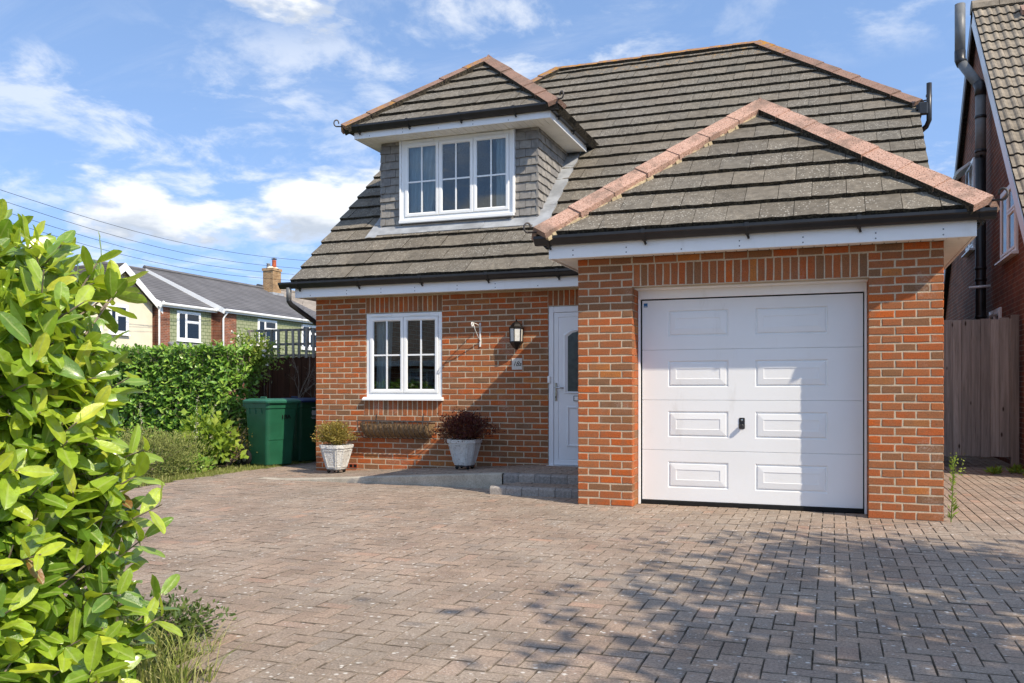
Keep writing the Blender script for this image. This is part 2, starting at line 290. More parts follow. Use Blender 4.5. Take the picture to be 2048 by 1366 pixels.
# ------------------------------------------------------------------ helpers
class MB:
    """collects geometry for one mesh"""
    def __init__(s): s.v = []; s.f = []; s.mi = []; s.rnd = []; s.yel = []; s.cur = 0.; s.cy = 0.; s.m = 0
    def add(s, vs, fs, mi=None):
        o = len(s.v); s.v += [tuple(p) for p in vs]; s.rnd += [s.cur]*len(vs); s.yel += [s.cy]*len(vs)
        for k, q in enumerate(fs): s.f.append(tuple(i+o for i in q)); s.mi.append(s.m if mi is None else (mi if isinstance(mi, int) else mi[k]))
        return s
    def merge(s, o):
        k = len(s.v); s.v += o.v; s.f += [tuple(i+k for i in q) for q in o.f]; s.mi += o.mi; s.rnd += o.rnd; s.yel += o.yel; return s
    def box(s, x0, x1, y0, y1, z0, z1):
        return s.add([(x0, y0, z0), (x1, y0, z0), (x1, y1, z0), (x0, y1, z0), (x0, y0, z1), (x1, y0, z1), (x1, y1, z1), (x0, y1, z1)],
                     [(0, 3, 2, 1), (4, 5, 6, 7), (0, 1, 5, 4), (1, 2, 6, 5), (2, 3, 7, 6), (3, 0, 4, 7)])
    def cbox(s, x0, x1, y0, y1, z0, z1, c=.006):
        """box with every vertical and horizontal edge chamfered"""
        X, Y, Z = (x0, x1), (y0, y1), (z0, z1); vs = []; idx = {}
        for i in (0, 1):
            for j in (0, 1):
                for k in (0, 1):
                    sx, sy, sz = (c if i == 0 else -c), (c if j == 0 else -c), (c if k == 0 else -c)
                    idx[i, j, k] = len(vs); vs += [(X[i], Y[j]+sy, Z[k]+sz), (X[i]+sx, Y[j], Z[k]+sz), (X[i]+sx, Y[j]+sy, Z[k])]
        g = lambda i, j, k, a: idx[i, j, k]+a
        fs = []
        for i in (0, 1): fs.append([g(i, 0, 0, 0), g(i, 1, 0, 0), g(i, 1, 1, 0), g(i, 0, 1, 0)][::(-1 if i == 0 else 1)])
        for j in (0, 1): fs.append([g(0, j, 0, 1), g(1, j, 0, 1), g(1, j, 1, 1), g(0, j, 1, 1)][::(1 if j == 0 else -1)])
        for k in (0, 1): fs.append([g(0, 0, k, 2), g(1, 0, k, 2), g(1, 1, k, 2), g(0, 1, k, 2)][::(-1 if k == 0 else 1)])
        for i in (0, 1):
            for j in (0, 1): fs.append([g(i, j, 0, 0), g(i, j, 1, 0), g(i, j, 1, 1), g(i, j, 0, 1)])
            for k in (0, 1): fs.append([g(i, 0, k, 0), g(i, 1, k, 0), g(i, 1, k, 2), g(i, 0, k, 2)])
        for j in (0, 1):
            for k in (0, 1): fs.append([g(0, j, k, 1), g(1, j, k, 1), g(1, j, k, 2), g(0, j, k, 2)])
        for i in (0, 1):
            for j in (0, 1):
                for k in (0, 1): fs.append([g(i, j, k, 0), g(i, j, k, 1), g(i, j, k, 2)])
        return s.add(vs, fs)
    def tube(s, pts, r, n=8, r2=None):
        pts = [Vector(p) for p in pts]; rings = []
        for i, p in enumerate(pts):
            d = (pts[min(i+1, len(pts)-1)]-pts[max(i-1, 0)]).normalized()
            if i == 0:
                a = d.cross(Vector((0, 0, 1)))
                if a.length < .05: a = d.cross(Vector((0, 1, 0)))
            else: a = a-d*a.dot(d)
            a.normalize(); bb = d.cross(a); rr = r if r2 is None else r+(r2-r)*i/max(1, len(pts)-1)
            rings.append([p+a*rr*math.cos(2*math.pi*k/n)+bb*rr*math.sin(2*math.pi*k/n) for k in range(n)])
        fs = []
        for i in range(len(pts)-1):
            for k in range(n): fs.append((i*n+k, i*n+(k+1) % n, (i+1)*n+(k+1) % n, (i+1)*n+k))
        fs.append(tuple(range(n))[::-1]); fs.append(tuple((len(pts)-1)*n+k for k in range(n)))
        return s.add([v for q in rings for v in q], fs)
    def prism(s, poly, d):
        """poly: list of 3-D points; extruded by vector d"""
        poly = [Vector(p) for p in poly]; d = Vector(d); n = len(poly)
        return s.add(poly+[p+d for p in poly], [tuple(range(n))[::-1], tuple(range(n, 2*n))]+[(i, (i+1) % n, n+(i+1) % n, n+i) for i in range(n)])
    def lathe(s, prof, c=(0, 0, 0), n=16, ang=2*math.pi, a0=0.):
        c = Vector(c); vs = []; m = len(prof); full = abs(ang-2*math.pi) < 1e-6; k = n if full else n+1
        for i in range(k):
            a = a0+ang*i/n
            for r, z in prof: vs.append(c+Vector((r*math.cos(a), r*math.sin(a), z)))
        fs = [(i*m+j, ((i+1) % k)*m+j, ((i+1) % k)*m+j+1, i*m+j+1) for i in range(n) for j in range(m-1)]
        return s.add(vs, fs)
    def mesh(s, name, mats, smooth=False, off=None):
        me = bpy.data.meshes.new(name)
        vs = s.v if off is None else [(x-off[0], y-off[1], z-off[2]) for x, y, z in s.v]
        me.from_pydata(vs, [], s.f)
        for m in mats: me.materials.append(MATS[m])
        if len(mats) > 1: me.polygons.foreach_set('material_index', s.mi)
        if smooth: me.polygons.foreach_set('use_smooth', [True]*len(s.f))
        a = me.attributes.new('rnd', 'FLOAT', 'POINT'); a.data.foreach_set('value', s.rnd)
        if any(s.yel): a = me.attributes.new('yel', 'FLOAT', 'POINT'); a.data.foreach_set('value', s.yel)
        return me
    def fixn(s, me):
        bm = bmesh.new(); bm.from_mesh(me); bmesh.ops.recalc_face_normals(bm, faces=bm.faces); bm.to_mesh(me); bm.free()
    def build(s, name, mats, parent=None, smooth=False, kind=None, fix=True, local=False):
        mats = [mats] if isinstance(mats, str) else mats
        off = None
        if not local and s.v:
            n = len(s.v); off = tuple(sum(p[i] for p in s.v)/n for i in range(3))
        me = s.mesh(name, mats, smooth, off)
        if fix: s.fixn(me)
        o = bpy.data.objects.new(name, me); COL.objects.link(o)
        if off: o.location = off
        if parent is not None:
            o.parent = parent
            if off: o.location = Vector(off)-WORLD(parent)
        if kind: o['kind'] = kind
        return o
def WORLD(o):
    """world position of an unrotated chain of parents"""
    p = Vector((0, 0, 0))
    while o is not None: p += o.location; o = o.parent
    return p
def tag(o, label, cat, group=None):
    o['label'] = label; o['category'] = cat
    if group: o['group'] = group
    return o
def empty(name, loc, label=None, cat=None, group=None, rz=0., parent=None):
    o = bpy.data.objects.new(name, None); COL.objects.link(o); o.location = loc; o.rotation_euler = (0, 0, rz); o.empty_display_size = .2
    if parent is not None: o.parent = parent
    if label: tag(o, label, cat, group)
    return o
def structure(o): o['kind'] = 'structure'; return o
def screen(p):
    v = Vector(p)-CAM; d = v.dot(FW)
    if d < .2: return None
    return 1024+1740*v.dot(RT)/d, 778-1740*v.z/d, d
def pieces(plist, limit, name, rest, mats, parents=None, smooth=False):
    """plist: (MB, parent). The `limit` pieces that show largest become objects, the rest one mesh per parent"""
    sc = []
    for i, (m, par) in enumerate(plist):
        n = len(m.v); c = Vector((sum(p[0] for p in m.v)/n, sum(p[1] for p in m.v)/n, sum(p[2] for p in m.v)/n))
        q = screen(c); w = 0.
        if q and -20 < q[0] < 2068 and -20 < q[1] < 1386:
            qs = [screen(p) for p in m.v]
            if all(qs):
                w = (max(a[0] for a in qs)-min(a[0] for a in qs))*(max(a[1] for a in qs)-min(a[1] for a in qs))
        sc.append((w*getattr(m, 'vis', 1.), i))
    sc.sort(reverse=True); pick = set(i for w, i in sc[:limit] if w > 0)
    left = {}
    for i, (m, par) in enumerate(plist):
        if i in pick: m.build(name, mats, par, smooth)
        else: left.setdefault(par, MB()).merge(m)
    for par, m in left.items(): m.build(rest, mats, par, smooth, kind='stuff')
def text_mesh(body, size, mat, name, parent, M, shear=0., depth=.0012, track=1.):
    cu = bpy.data.curves.new(name, 'FONT'); cu.body = body; cu.size = size; cu.shear = shear; cu.extrude = depth; cu.align_x = 'CENTER'; cu.align_y = 'CENTER'; cu.space_character = track
    t = bpy.data.objects.new('tmp', cu); COL.objects.link(t)
    dg = bpy.context.evaluated_depsgraph_get(); me = bpy.data.meshes.new_from_object(t.evaluated_get(dg)); bpy.data.objects.remove(t)
    me.materials.clear(); me.materials.append(MATS[mat]); me.name = name
    o = bpy.data.objects.new(name, me); COL.objects.link(o); o.parent = parent; o.matrix_local = M; return o

def brick(x0, x1, z0, z1, yf, depth=.095, j=.0022):
    m = MB(); m.cur = random.random(); xm, zm = (x0+x1)/2, (z0+z1)/2
    per = [(x0, z0), (xm, z0), (x1, z0), (x1, zm), (x1, z1), (xm, z1), (x0, z1), (x0, zm)]
    a = [(x+RU(-j, j), z+RU(-j, j)) for x, z in per]; c = RU(.0035, .007); dy = RU(-.0018, .0018)
    sg = lambda v, ce: c if v < ce-1e-6 else (-c if v > ce+1e-6 else 0)
    fr = [(x+sg(px, xm)+RU(-.0012, .0012), yf+dy, z+sg(pz, zm)+RU(-.0012, .0012)) for (x, z), (px, pz) in zip(a, per)]
    m.add(fr+[(x, yf+.005, z) for x, z in a]+[(x, yf+depth, z) for x, z in a],
          [tuple(range(8))]+[(i, 8+i, 8+(i+1) % 8, (i+1) % 8) for i in range(8)]+[(8+i, 16+i, 16+(i+1) % 8, 8+(i+1) % 8) for i in range(8)])
    return m
def course(x0, x1, z, par, yf, outl, parent, h=.0645, jt=.0105, depth=.095, units=None):
    """one course of stretcher bond between x0 and x1"""
    if units is None:
        n = max(1, round((x1-x0)/.1125)); units = []
        k = 0
        if par: units.append(1); k = 1
        while n-k >= 2: units.append(2); k += 2
        if n-k == 1: units.append(1)
    tot = sum(units); u = (x1-x0+jt)/tot; x = x0
    for q in units:
        outl.append((brick(x, x+q*u-jt, z, z+h, yf, depth), parent)); x += q*u
def soldiers(x0, x1, z0, z1, yf, outl, parent, pitch=.075, jt=.010):
    n = round((x1-x0+jt)/pitch); u = (x1-x0+jt)/n
    for i in range(n): outl.append((brick(x0+i*u, x0+i*u+u-jt, z0, z1, yf), parent))

def clip(poly, a, b):
    """keep the part of a 2-D polygon left of the line a-b"""
    o = []; n = len(poly); s = lambda p: (b[0]-a[0])*(p[1]-a[1])-(b[1]-a[1])*(p[0]-a[0])
    for i in range(n):
        p, q = poly[i], poly[(i+1) % n]; sp, sq = s(p), s(q)
        if sp >= 0: o.append(p)
        if sp*sq < 0: t = sp/(sp-sq); o.append((p[0]+(q[0]-p[0])*t, p[1]+(q[1]-p[1])*t))
    return o
def clip_poly(poly, conv):
    for i in range(len(conv)):
        poly = clip(poly, conv[i], conv[(i+1) % len(conv)])
        if len(poly) < 3: return []
    return poly
def area2(p): return abs(sum(p[i][0]*p[(i+1) % len(p)][1]-p[(i+1) % len(p)][0]*p[i][1] for i in range(len(p))))/2
def slope_tiles(O, U, V, conv, gauge, width, outl, parent, hidden=None, edge=.050, yel=None, vis=1.):
    """interlocking flat tiles over one roof slope; conv is the slope outline in (u, v), counter-clockwise"""
    O, U, V = Vector(O), Vector(U).normalized(), Vector(V).normalized(); N = U.cross(V).normalized()
    u0, u1 = min(p[0] for p in conv), max(p[0] for p in conv); v1 = max(p[1] for p in conv)
    for j in range(int(v1/gauge)+1):
        off = width/2 if j % 2 else 0.; k0 = int((u0-off)/width)-1
        for k in range(k0, int((u1-off)/width)+2):
            a = off+k*width; q = [(a+.0025, j*gauge), (a+width-.0025, j*gauge), (a+width-.0025, (j+1)*gauge), (a+.0025, (j+1)*gauge)]
            p = clip_poly(q, conv)
            if len(p) < 3 or area2(p) < .004: continue
            p2 = []
            for i_, (x, y) in enumerate(p):          # ragged, moss-grown lower edge; its dark face also has shade painted in
                p2.append((x, y)); xn, yn = p[(i_+1) % len(p)]
                if edge > .045 and vis and y < j*gauge+1e-5 and yn < j*gauge+1e-5 and abs(xn-x) > .05:
                    for t_ in (.2, .4, .6, .8): p2.append((x+(xn-x)*t_, y))
            p = p2
            P3 = [O+U*x+V*y for x, y in p]
            if hidden and all(hidden(w) for w in P3): continue
            m = MB(); m.cur = random.random(); m.vis = vis; cu = sum(x for x, y in p)/len(p); tl = RU(-.04, .04); lf = RU(-.003, .003); sag = RU(-.004, .004)
            if yel: m.cy = yel(O+U*cu+V*(j*gauge))
            hgt = lambda x, y: .012+(edge-.012)*(1-(y-j*gauge)/gauge)+tl*(x-cu)*.25+lf
            top = [O+U*x+V*(y+(sag+RU(-.005, .005) if y < j*gauge+.001 else 0))+N*(hgt(x, y)+(RU(-.004, .004) if y < j*gauge+.001 else 0)) for x, y in p]; bot = [w-N*.004 for w in P3]; n = len(p)
            m.add(top+bot, [tuple(range(n)), tuple(range(n, 2*n))[::-1]]+[(i, n+i, n+(i+1) % n, (i+1) % n) for i in range(n)], [0, 1]+[1]*n)
            outl.append((m, parent))
def slab(name, polys, thick, mats, parent):
    m = MB()
    for p, nrm in polys: m.prism(p, Vector(nrm)*(-thick))
    return m.build(name, mats, parent)
def ridge(A, B, n1, n2, seg, parent, name='ridge_tile', yel=0., foot=.125, rise=.115, mats=('ridge_tile', 'bedding_mortar', 'tile_edge'), dark=False):
    """angle hip / ridge tiles bedded on mortar along A (low) to B (high)"""
    A, B, n1, n2 = Vector(A), Vector(B), Vector(n1).normalized(), Vector(n2).normalized(); D = (B-A); L = D.length; D.normalize(); cnt = max(1, round(L/seg)); sg = L/cnt
    up = (n1+n2).normalized()
    f1 = n1.cross(D); f1 = f1 if f1.z < 0 else -f1; f2 = n2.cross(D); f2 = f2 if f2.z < 0 else -f2
    for i in range(cnt):
        m = MB(); m.cur = random.random(); m.cy = yel(A+D*sg*i) if callable(yel) else yel
        a, c = A+D*(sg*i-.02), A+D*(sg*(i+1)-.006); js = RU(-.006, .006)
        def sec(p, e): return [p+f1*(foot+e)+n1*.034, p+f1*(foot+e)+n1*(.088+e), p+up*(rise+e), p+f2*(foot+e)+n2*(.080+e), p+f2*(foot+e)+n2*.034, p+up*.045]
        s0, s1 = sec(a, .010+js), sec(c, js)
        m.add(s0+s1, [(0, 1, 2, 5), (5, 2, 3, 4), (11, 8, 7, 6), (10, 9, 8, 11)]+[(k, 6+k, 6+(k+1) % 6, (k+1) % 6) for k in range(6)], [0]*4+[1 if dark else 0, 0, 0, 0, 0, 0])  # dark hips: shade on the front foot face painted in, plus algae
        t = m.build(name, [mats[0], mats[2]], parent)
    mb = MB(); k = max(2, int(L/.06))
    for f, n in ((f1, n1), (f2, n2)):
        for i in range(k):
            p, q = A+D*L*i/k, A+D*L*(i+1)/k; w0 = foot+.014+RU(-.010, .014)
            mb.prism([p+f*(w0-.10)+n*.0, p+f*w0+n*.0, p+f*(w0-.014)+n*(.046+RU(-.006, .004)), p+f*(w0-.10)+n*.05], q-p)
    mb.build('mortar_bed', [mats[2] if dark else mats[1]], parent)  # dark hips: shade and moss put into the bedding colour

def window(parent, loc, rz, w, h, lights, name='window', sill=True, bars=True, fr=.055, sash=.052, vent=(), depth=.07, mat='white_plastic', bar_split=.5, open_light=None):
    """uPVC casement: local x along the wall, y into the wall, z up, origin at bottom left of the outer frame.
    lights = list of (x0, x1, z0, z1) fractions"""
    m = MB(); win = None
    m.cbox(0, fr, 0, depth, 0, h, .004); m.cbox(w-fr, w, 0, depth, 0, h, .004); m.cbox(fr, w-fr, 0, depth, 0, fr, .004); m.cbox(fr, w-fr, 0, depth, h-fr, h, .004)
    win = m.build(name, mat, parent, local=True); win.location = Vector(loc)-(WORLD(parent) if parent else Vector()); win.rotation_euler = (0, 0, rz)
    iw, ih = w-2*fr, h-2*fr
    for li, (a0, a1, b0, b1) in enumerate(lights):
        x0, x1, z0, z1 = fr+iw*a0, fr+iw*a1, fr+ih*b0, fr+ih*b1; g = .003; x0 += g; x1 -= g; z0 += g; z1 -= g; y = -.012
        s = MB(); k = sash
        # mitred sash with sloping inner bead
        o = [(x0, z0), (x1, z0), (x1, z1), (x0, z1)]; i1 = [(x0+k, z0+k), (x1-k, z0+k), (x1-k, z1-k), (x0+k, z1-k)]; i0 = [(x0+k*.72, z0+k*.72), (x1-k*.72, z0+k*.72), (x1-k*.72, z1-k*.72), (x0+k*.72, z1-k*.72)]
        oo = [(x0+.005, z0+.005), (x1-.005, z0+.005), (x1-.005, z1-.005), (x0+.005, z1-.005)]
        R_ = [[(p[0], y+.045, p[1]) for p in o], [(p[0], y+.005, p[1]) for p in o], [(p[0], y, p[1]) for p in oo], [(p[0], y, p[1]) for p in i0], [(p[0], y+.016, p[1]) for p in i1], [(p[0], y+.045, p[1]) for p in i1]]
        s.add([p for q in R_ for p in q], [(a*4+b_, a*4+(b_+1) % 4, (a+1)*4+(b_+1) % 4, (a+1)*4+b_) for a in range(5) for b_ in range(4)])
        s.build('sash', mat, win, local=True)
        gx0, gx1, gz0, gz1 = x0+k-.004, x1-k+.004, z0+k-.004, z1-k+.004
        p = MB(); p.box(gx0, gx1, y+.022, y+.026, gz0, gz1); p.build('pane', 'glass', win, local=True)
        if bars:
            xm = (x0+x1)/2; zm = gz0+(gz1-gz0)*bar_split
            q = MB(); q.box(xm-.011, xm+.011, y+.012, y+.021, gz0, gz1); q.build('glazing_bar', mat, win, local=True)
            q = MB(); q.box(gx0, gx1, y+.013, y+.0205, zm-.011, zm+.011); q.build('glazing_bar', mat, win, local=True)
    for a0, a1 in vent:
        q = MB(); q.cbox(a0, a1, -.014, -.001, h-fr+.016, h-fr+.042, .003); q.build('trickle_vent', mat, win, local=True)
    if sill:
        q = MB(); q.prism([(-.03, -.075, -.045), (-.03, -.075, -.020), (-.03, -.03, -.001), (-.03, depth, -.001), (-.03, depth, -.045)], (w+.06, 0, 0)); q.build('sill', mat, win, local=True)
    return win
def curtain(name, x0, x1, y, z0, z1, label, group=None, folds=5, amp=.03, mat='curtain', taper=0.):
    m = MB(); n = folds*8; vs = []
    rows = 9
    for j in range(rows):
        t = j/(rows-1); z = z0+(z1-z0)*t; sh = taper*(1-t)
        for i in range(n+1):
            s = i/n; x = x0+(x1-x0)*s*(1-sh)+RU(-.002, .002); vs.append((x, y+amp*math.sin(2*math.pi*folds*s+.5*math.sin(3*t))+.010*math.sin(5.1*s+2*t), z))
    fs = [(j*(n+1)+i, j*(n+1)+i+1, (j+1)*(n+1)+i+1, (j+1)*(n+1)+i) for j in range(rows-1) for i in range(n)]
    k = len(vs); vs2 = [(a, b+.004, c) for a, b, c in vs]
    m.add(vs+vs2, fs+[tuple(i+k for i in f)[::-1] for f in fs]); o = m.build(name, mat, None, True, fix=False); tag(o, label, 'curtain', group); return o
def panel_face(m, x0, x1, z0, z1, y, panels, prof):
    """flat face in the plane y facing -Y with moulded rectangular panels; prof = list of (inset, dy)"""
    xs = sorted({x0, x1, *[p[0] for p in panels], *[p[1] for p in panels]}); zs = sorted({z0, z1, *[p[2] for p in panels], *[p[3] for p in panels]})
    for i in range(len(xs)-1):
        for k in range(len(zs)-1):
            a, b_, c, d = xs[i], xs[i+1], zs[k], zs[k+1]
            if any(abs(a-p[0]) < 1e-6 and abs(b_-p[1]) < 1e-6 and abs(c-p[2]) < 1e-6 and abs(d-p[3]) < 1e-6 for p in panels):
                rings = [[(a+i_, y+dy, c+i_), (b_-i_, y+dy, c+i_), (b_-i_, y+dy, d-i_), (a+i_, y+dy, d-i_)] for i_, dy in [(0, 0)]+prof]
                n = len(rings); m.add([p for q in rings for p in q], [(r*4+t, r*4+(t+1) % 4, (r+1)*4+(t+1) % 4, (r+1)*4+t) for r in range(n-1) for t in range(4)]+[((n-1)*4, (n-1)*4+1, (n-1)*4+2, (n-1)*4+3)])
            else: m.add([(a, y, c), (b_, y, c), (b_, y, d), (a, y, d)], [(0, 1, 2, 3)])
# ------------------------------------------------------------------ the house
C40, S40 = math.cos(R(40)), math.sin(R(40)); T40 = S40/C40
house = empty('house', (-.6, 2.25, 0), 'red brick house with grey tiled roof, white dormer and attached garage', 'house')
ZM = lambda y: 2.67+(y-2.0)*T40
BR = []
# --- walls: mortar cores, the bricks stand proud of them
gw = MB()
gw.box(.006, .552, .0035, .30, -.1, 2.175); gw.box(2.722, 3.323, .0035, .30, -.1, 2.175); gw.box(.006, 3.323, .0035, .30, 2.175, 2.47)
garage_wall = gw.build('garage_wall', 'mortar', house)
for k in range(33):
    z = k*.075+.004
    if k < 32:
        course(0, .558, z, 0, 0, BR, garage_wall, units=[1, 2, 2] if k % 2 == 0 else [2, 2, 1])
        course(2.716, 3.329, z, 0, 0, BR, garage_wall, units=[2, 1.556, 2] if k % 2 == 0 else [1, 1.556, 2, 1])
    if k < 29:
        m = brick(.448, .558, z, z+.065, .105, .185); m.vis = .3; BR.append((m, garage_wall)); m = brick(2.716, 2.82, z, z+.065, .105, .185); m.vis = 0; BR.append((m, garage_wall))
course(0, 3.329, 32*.075+.004, 1, 0, BR, garage_wall)
SB = []
soldiers(.568, 2.706, 2.180, 2.392, 0, SB, garage_wall, .0735)
fw = MB(); WX0, WX1, WZ0, WZ1 = -3.715, -2.547, 1.02, 2.22; DX0, DX1, DZ0, DZ1 = -1.04, -.09, .15, 2.235
for x0, x1, z0, z1 in ((-4.524, WX0, -.1, 2.47), (WX0, WX1, -.1, WZ0), (WX0, WX1, WZ1, 2.47), (WX1, DX0, -.1, 2.47), (DX0, DX1, DZ1, 2.47), (DX0, DX1, -.1, DZ0), (DX1, -.0, -.1, 2.47)):
    fw.box(x0, x1, 2.2535, 2.45, z0, z1)
front_wall = fw.build('front_wall', 'mortar', house)
for k in range(33):
    z = -.03+k*.075+.004; zb = z-.004
    if zb > 2.40: continue
    if zb >= WZ1-.01: segs = [(-4.53, WX0-.006), (WX1+.006, DX0-.004)]
    elif zb >= WZ0-.01: segs = [(-4.53, WX0), (WX1, DX0)]
    elif .79 <= zb < WZ0-.01: segs = [(-4.53, WX0-.03), (WX1+.006, DX0)]
    else: segs = [(-4.53, DX0)]
    for i, (a, c) in enumerate(segs): course(a, c, z, (k+i) % 2, 2.25, BR, front_wall)
soldiers(WX0, WX1, WZ1+.006, 2.440, 2.25, SB, front_wall, .0735); soldiers(WX0-.025, WX1, .799, WZ0-.008, 2.25, SB, front_wall, .0735); soldiers(DX0, -.03, DZ1+.006, 2.440, 2.25, SB, front_wall, .0735)
pieces(BR, 300, 'brick', 'brickwork_bricks', ['brick'])
for m, p in SB: m.cur = random.uniform(.1, .9)
pieces(SB, 300, 'soldier_brick', 'brickwork_bricks', ['brick'])
sw = MB(); sw.box(.0, .20, .30, 2.45, -.1, 2.47); sw.box(3.13, 3.329, .30, 12.6, -.1, 2.6); sw.box(-4.53, -4.33, 2.45, 12.6, -.1, 2.6); sw.box(-4.33, 3.13, 12.4, 12.6, -.1, 2.6)
# gable walls up to the half hips
for x0 in (-4.53, 3.13):
    sw.prism([(x0, 2.3, 2.6), (x0, 12.55, 2.6), (x0, 9.98, 5.02), (x0, 4.92, 5.02)], (.199, 0, 0))
sw.build('side_wall', 'side_brickwork', house)
fl = MB(); fl.box(-4.3, 3.1, 2.46, 12.3, .1, .14); fl.box(.22, 3.1, .6, 2.46, .0, .04); fl.box(-4.3, 3.1, 4.8, 12.3, 2.50, 2.62); fl.box(-4.3, 3.1, 7.2, 7.3, .14, 2.5); fl.box(-4.2, 3., 5.9, 6.0, 2.62, 5.6); fl.build('interior_floors', 'interior', house)

# --- roofs
TL = []
def hid(p):
    x, y = p.x, p.y; zm = ZM(y); ad = abs(x+2.62); ag = abs(x-1.65)
    if ad < 1.15 and 3.06 < y < 4.5: return True
    if ad < 1.6 and y > 2.55 and zm > 4.86 and 4.92+T40*min(1.6-ad, y-2.55) > zm+.06: return True
    return ag < 1.95 and 2.67+T40*min(1.95-ag, y+.3) > zm+.06
N0 = (0, -S40, C40); NR = (S40, 0, C40); NL = (-S40, 0, C40); NBK = (0, S40, C40)
roof = slab('roof', [
    ([(-4.775, 2.0, 2.67), (3.54, 2.0, 2.67), (3.54, 4.93, ZM(4.93)), (1.18, 7.44, ZM(7.44)), (-2.5, 7.44, ZM(7.44)), (-4.775, 4.93, ZM(4.93))], N0),
    ([(3.54, 4.93, ZM(4.93)), (3.54, 9.95, ZM(4.93)), (1.18, 7.44, ZM(7.44))], (.66, 0, .75)),
    ([(-4.775, 9.95, ZM(4.93)), (-4.775, 4.93, ZM(4.93)), (-2.5, 7.44, ZM(7.44))], (-.66, 0, .75)),
    ([(3.54, 12.88, 2.67), (-4.775, 12.88, 2.67), (-4.775, 9.95, ZM(4.93)), (-2.5, 7.44, ZM(7.44)), (1.18, 7.44, ZM(7.44)), (3.54, 9.95, ZM(4.93))], NBK)], .05, 'tile_edge', house)
ridgeyel = lambda p: 1. if p.z > 6.95 else (.5 if p.z > 6.7 else 0.)
slope_tiles((-4.775, 2.0, 2.67), (1, 0, 0), (0, C40, S40), [(0, 0), (8.315, 0), (8.315, 3.825), (5.955, 7.10), (2.275, 7.10), (0, 3.825)], .345, .298, TL, roof, hid,
            yel=lambda p: .85 if p.z > 6.93 else (.45 if p.z > 6.70 else 0.))
hz = ZM(4.93); v_ = Vector((1.18-3.54, 0, ZM(7.44)-hz)); w_ = Vector((-2.5+4.775, 0, ZM(7.44)-hz))
slope_tiles((3.58, 4.93, hz-.02), (0, 1, 0), v_, [(0, 0), (5.02, 0), (2.51, v_.length)], .345, .298, TL, roof, vis=0)
slope_tiles((-4.815, 9.95, hz-.02), (0, -1, 0), w_, [(0, 0), (5.02, 0), (2.51, w_.length)], .345, .298, TL, roof, vis=0)
garage_roof = slab('garage_roof', [
    ([(-.3, -.3, 2.67), (3.6, -.3, 2.67), (1.65, 1.65, 4.306)], N0),
    ([(3.6, -.3, 2.67), (3.6, 2.0, 2.67), (1.65, 3.95, 4.306), (1.65, 1.65, 4.306)], NR),
    ([(-.3, 2.0, 2.67), (-.3, -.3, 2.67), (1.65, 1.65, 4.306), (1.65, 3.95, 4.306)], NL)], .05, 'tile_edge', house)
slope_tiles((-.3, -.3, 2.67), (1, 0, 0), (0, C40, S40), [(0, 0), (3.9, 0), (1.95, 2.5456)], .345, .298, TL, garage_roof)
slope_tiles((3.6, -.3, 2.67), (0, 1, 0), (-C40, 0, S40), [(0, 0), (2.3, 0), (4.25, 2.5456), (1.95, 2.5456)], .345, .298, TL, garage_roof, vis=0)
slope_tiles((-.3, 2.0, 2.67), (0, -1, 0), (C40, 0, S40), [(0, 0), (2.3, 0), (.35, 2.5456), (-1.95, 2.5456)], .345, .298, TL, garage_roof, vis=0)
dormer_roof = slab('dormer_roof', [
    ([(-4.22, 2.55, 4.92), (-1.02, 2.55, 4.92), (-2.62, 4.15, 6.2625)], N0),
    ([(-1.02, 2.55, 4.92), (-1.02, 4.68, 4.92), (-2.62, 6.28, 6.2625), (-2.62, 4.15, 6.2625)], NR),
    ([(-4.22, 4.68, 4.92), (-4.22, 2.55, 4.92), (-2.62, 4.15, 6.2625), (-2.62, 6.28, 6.2625)], NL)], .05, 'tile_edge', house)
slope_tiles((-4.22, 2.55, 4.92), (1, 0, 0), (0, C40, S40), [(0, 0), (3.2, 0), (1.6, 2.0886)], .345, .298, TL, dormer_roof)
slope_tiles((-1.02, 2.55, 4.92), (0, 1, 0), (-C40, 0, S40), [(0, 0), (2.13, 0), (3.73, 2.0886), (1.6, 2.0886)], .345, .298, TL, dormer_roof, vis=0)
slope_tiles((-4.22, 4.68, 4.92), (0, -1, 0), (C40, 0, S40), [(0, 0), (2.13, 0), (.53, 2.0886), (-1.6, 2.0886)], .345, .298, TL, dormer_roof, vis=0)
pieces(TL, 300, 'roof_tile', 'roof_tiles', ['concrete_tile', 'tile_edge'])
# hips and ridges
ridge((1.65, 1.65, 4.306), (1.65, 3.95, 4.306), NR, NL, .43, garage_roof)
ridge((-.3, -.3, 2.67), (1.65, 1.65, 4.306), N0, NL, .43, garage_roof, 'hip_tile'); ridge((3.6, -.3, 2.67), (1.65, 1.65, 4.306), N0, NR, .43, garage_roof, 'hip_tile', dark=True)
ridge((-2.62, 4.15, 6.2625), (-2.62, 6.28, 6.2625), NR, NL, .43, dormer_roof)
dy_ = lambda p: .9 if p.z > 5.9 else (.65 if p.x < -3.9 else .0)
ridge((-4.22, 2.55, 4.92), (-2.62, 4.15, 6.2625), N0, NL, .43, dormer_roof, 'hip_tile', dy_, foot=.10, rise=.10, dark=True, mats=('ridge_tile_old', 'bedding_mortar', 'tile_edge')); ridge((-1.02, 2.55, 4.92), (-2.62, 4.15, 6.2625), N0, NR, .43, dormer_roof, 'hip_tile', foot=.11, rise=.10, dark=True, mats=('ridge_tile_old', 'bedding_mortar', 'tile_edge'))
ridge((-2.5, 7.44, ZM(7.44)), (1.18, 7.44, ZM(7.44)), N0, NBK, .43, roof, 'ridge_tile', 1., rise=.085, foot=.10, dark=True, mats=('ridge_tile_old', 'bedding_mortar', 'tile_edge'))
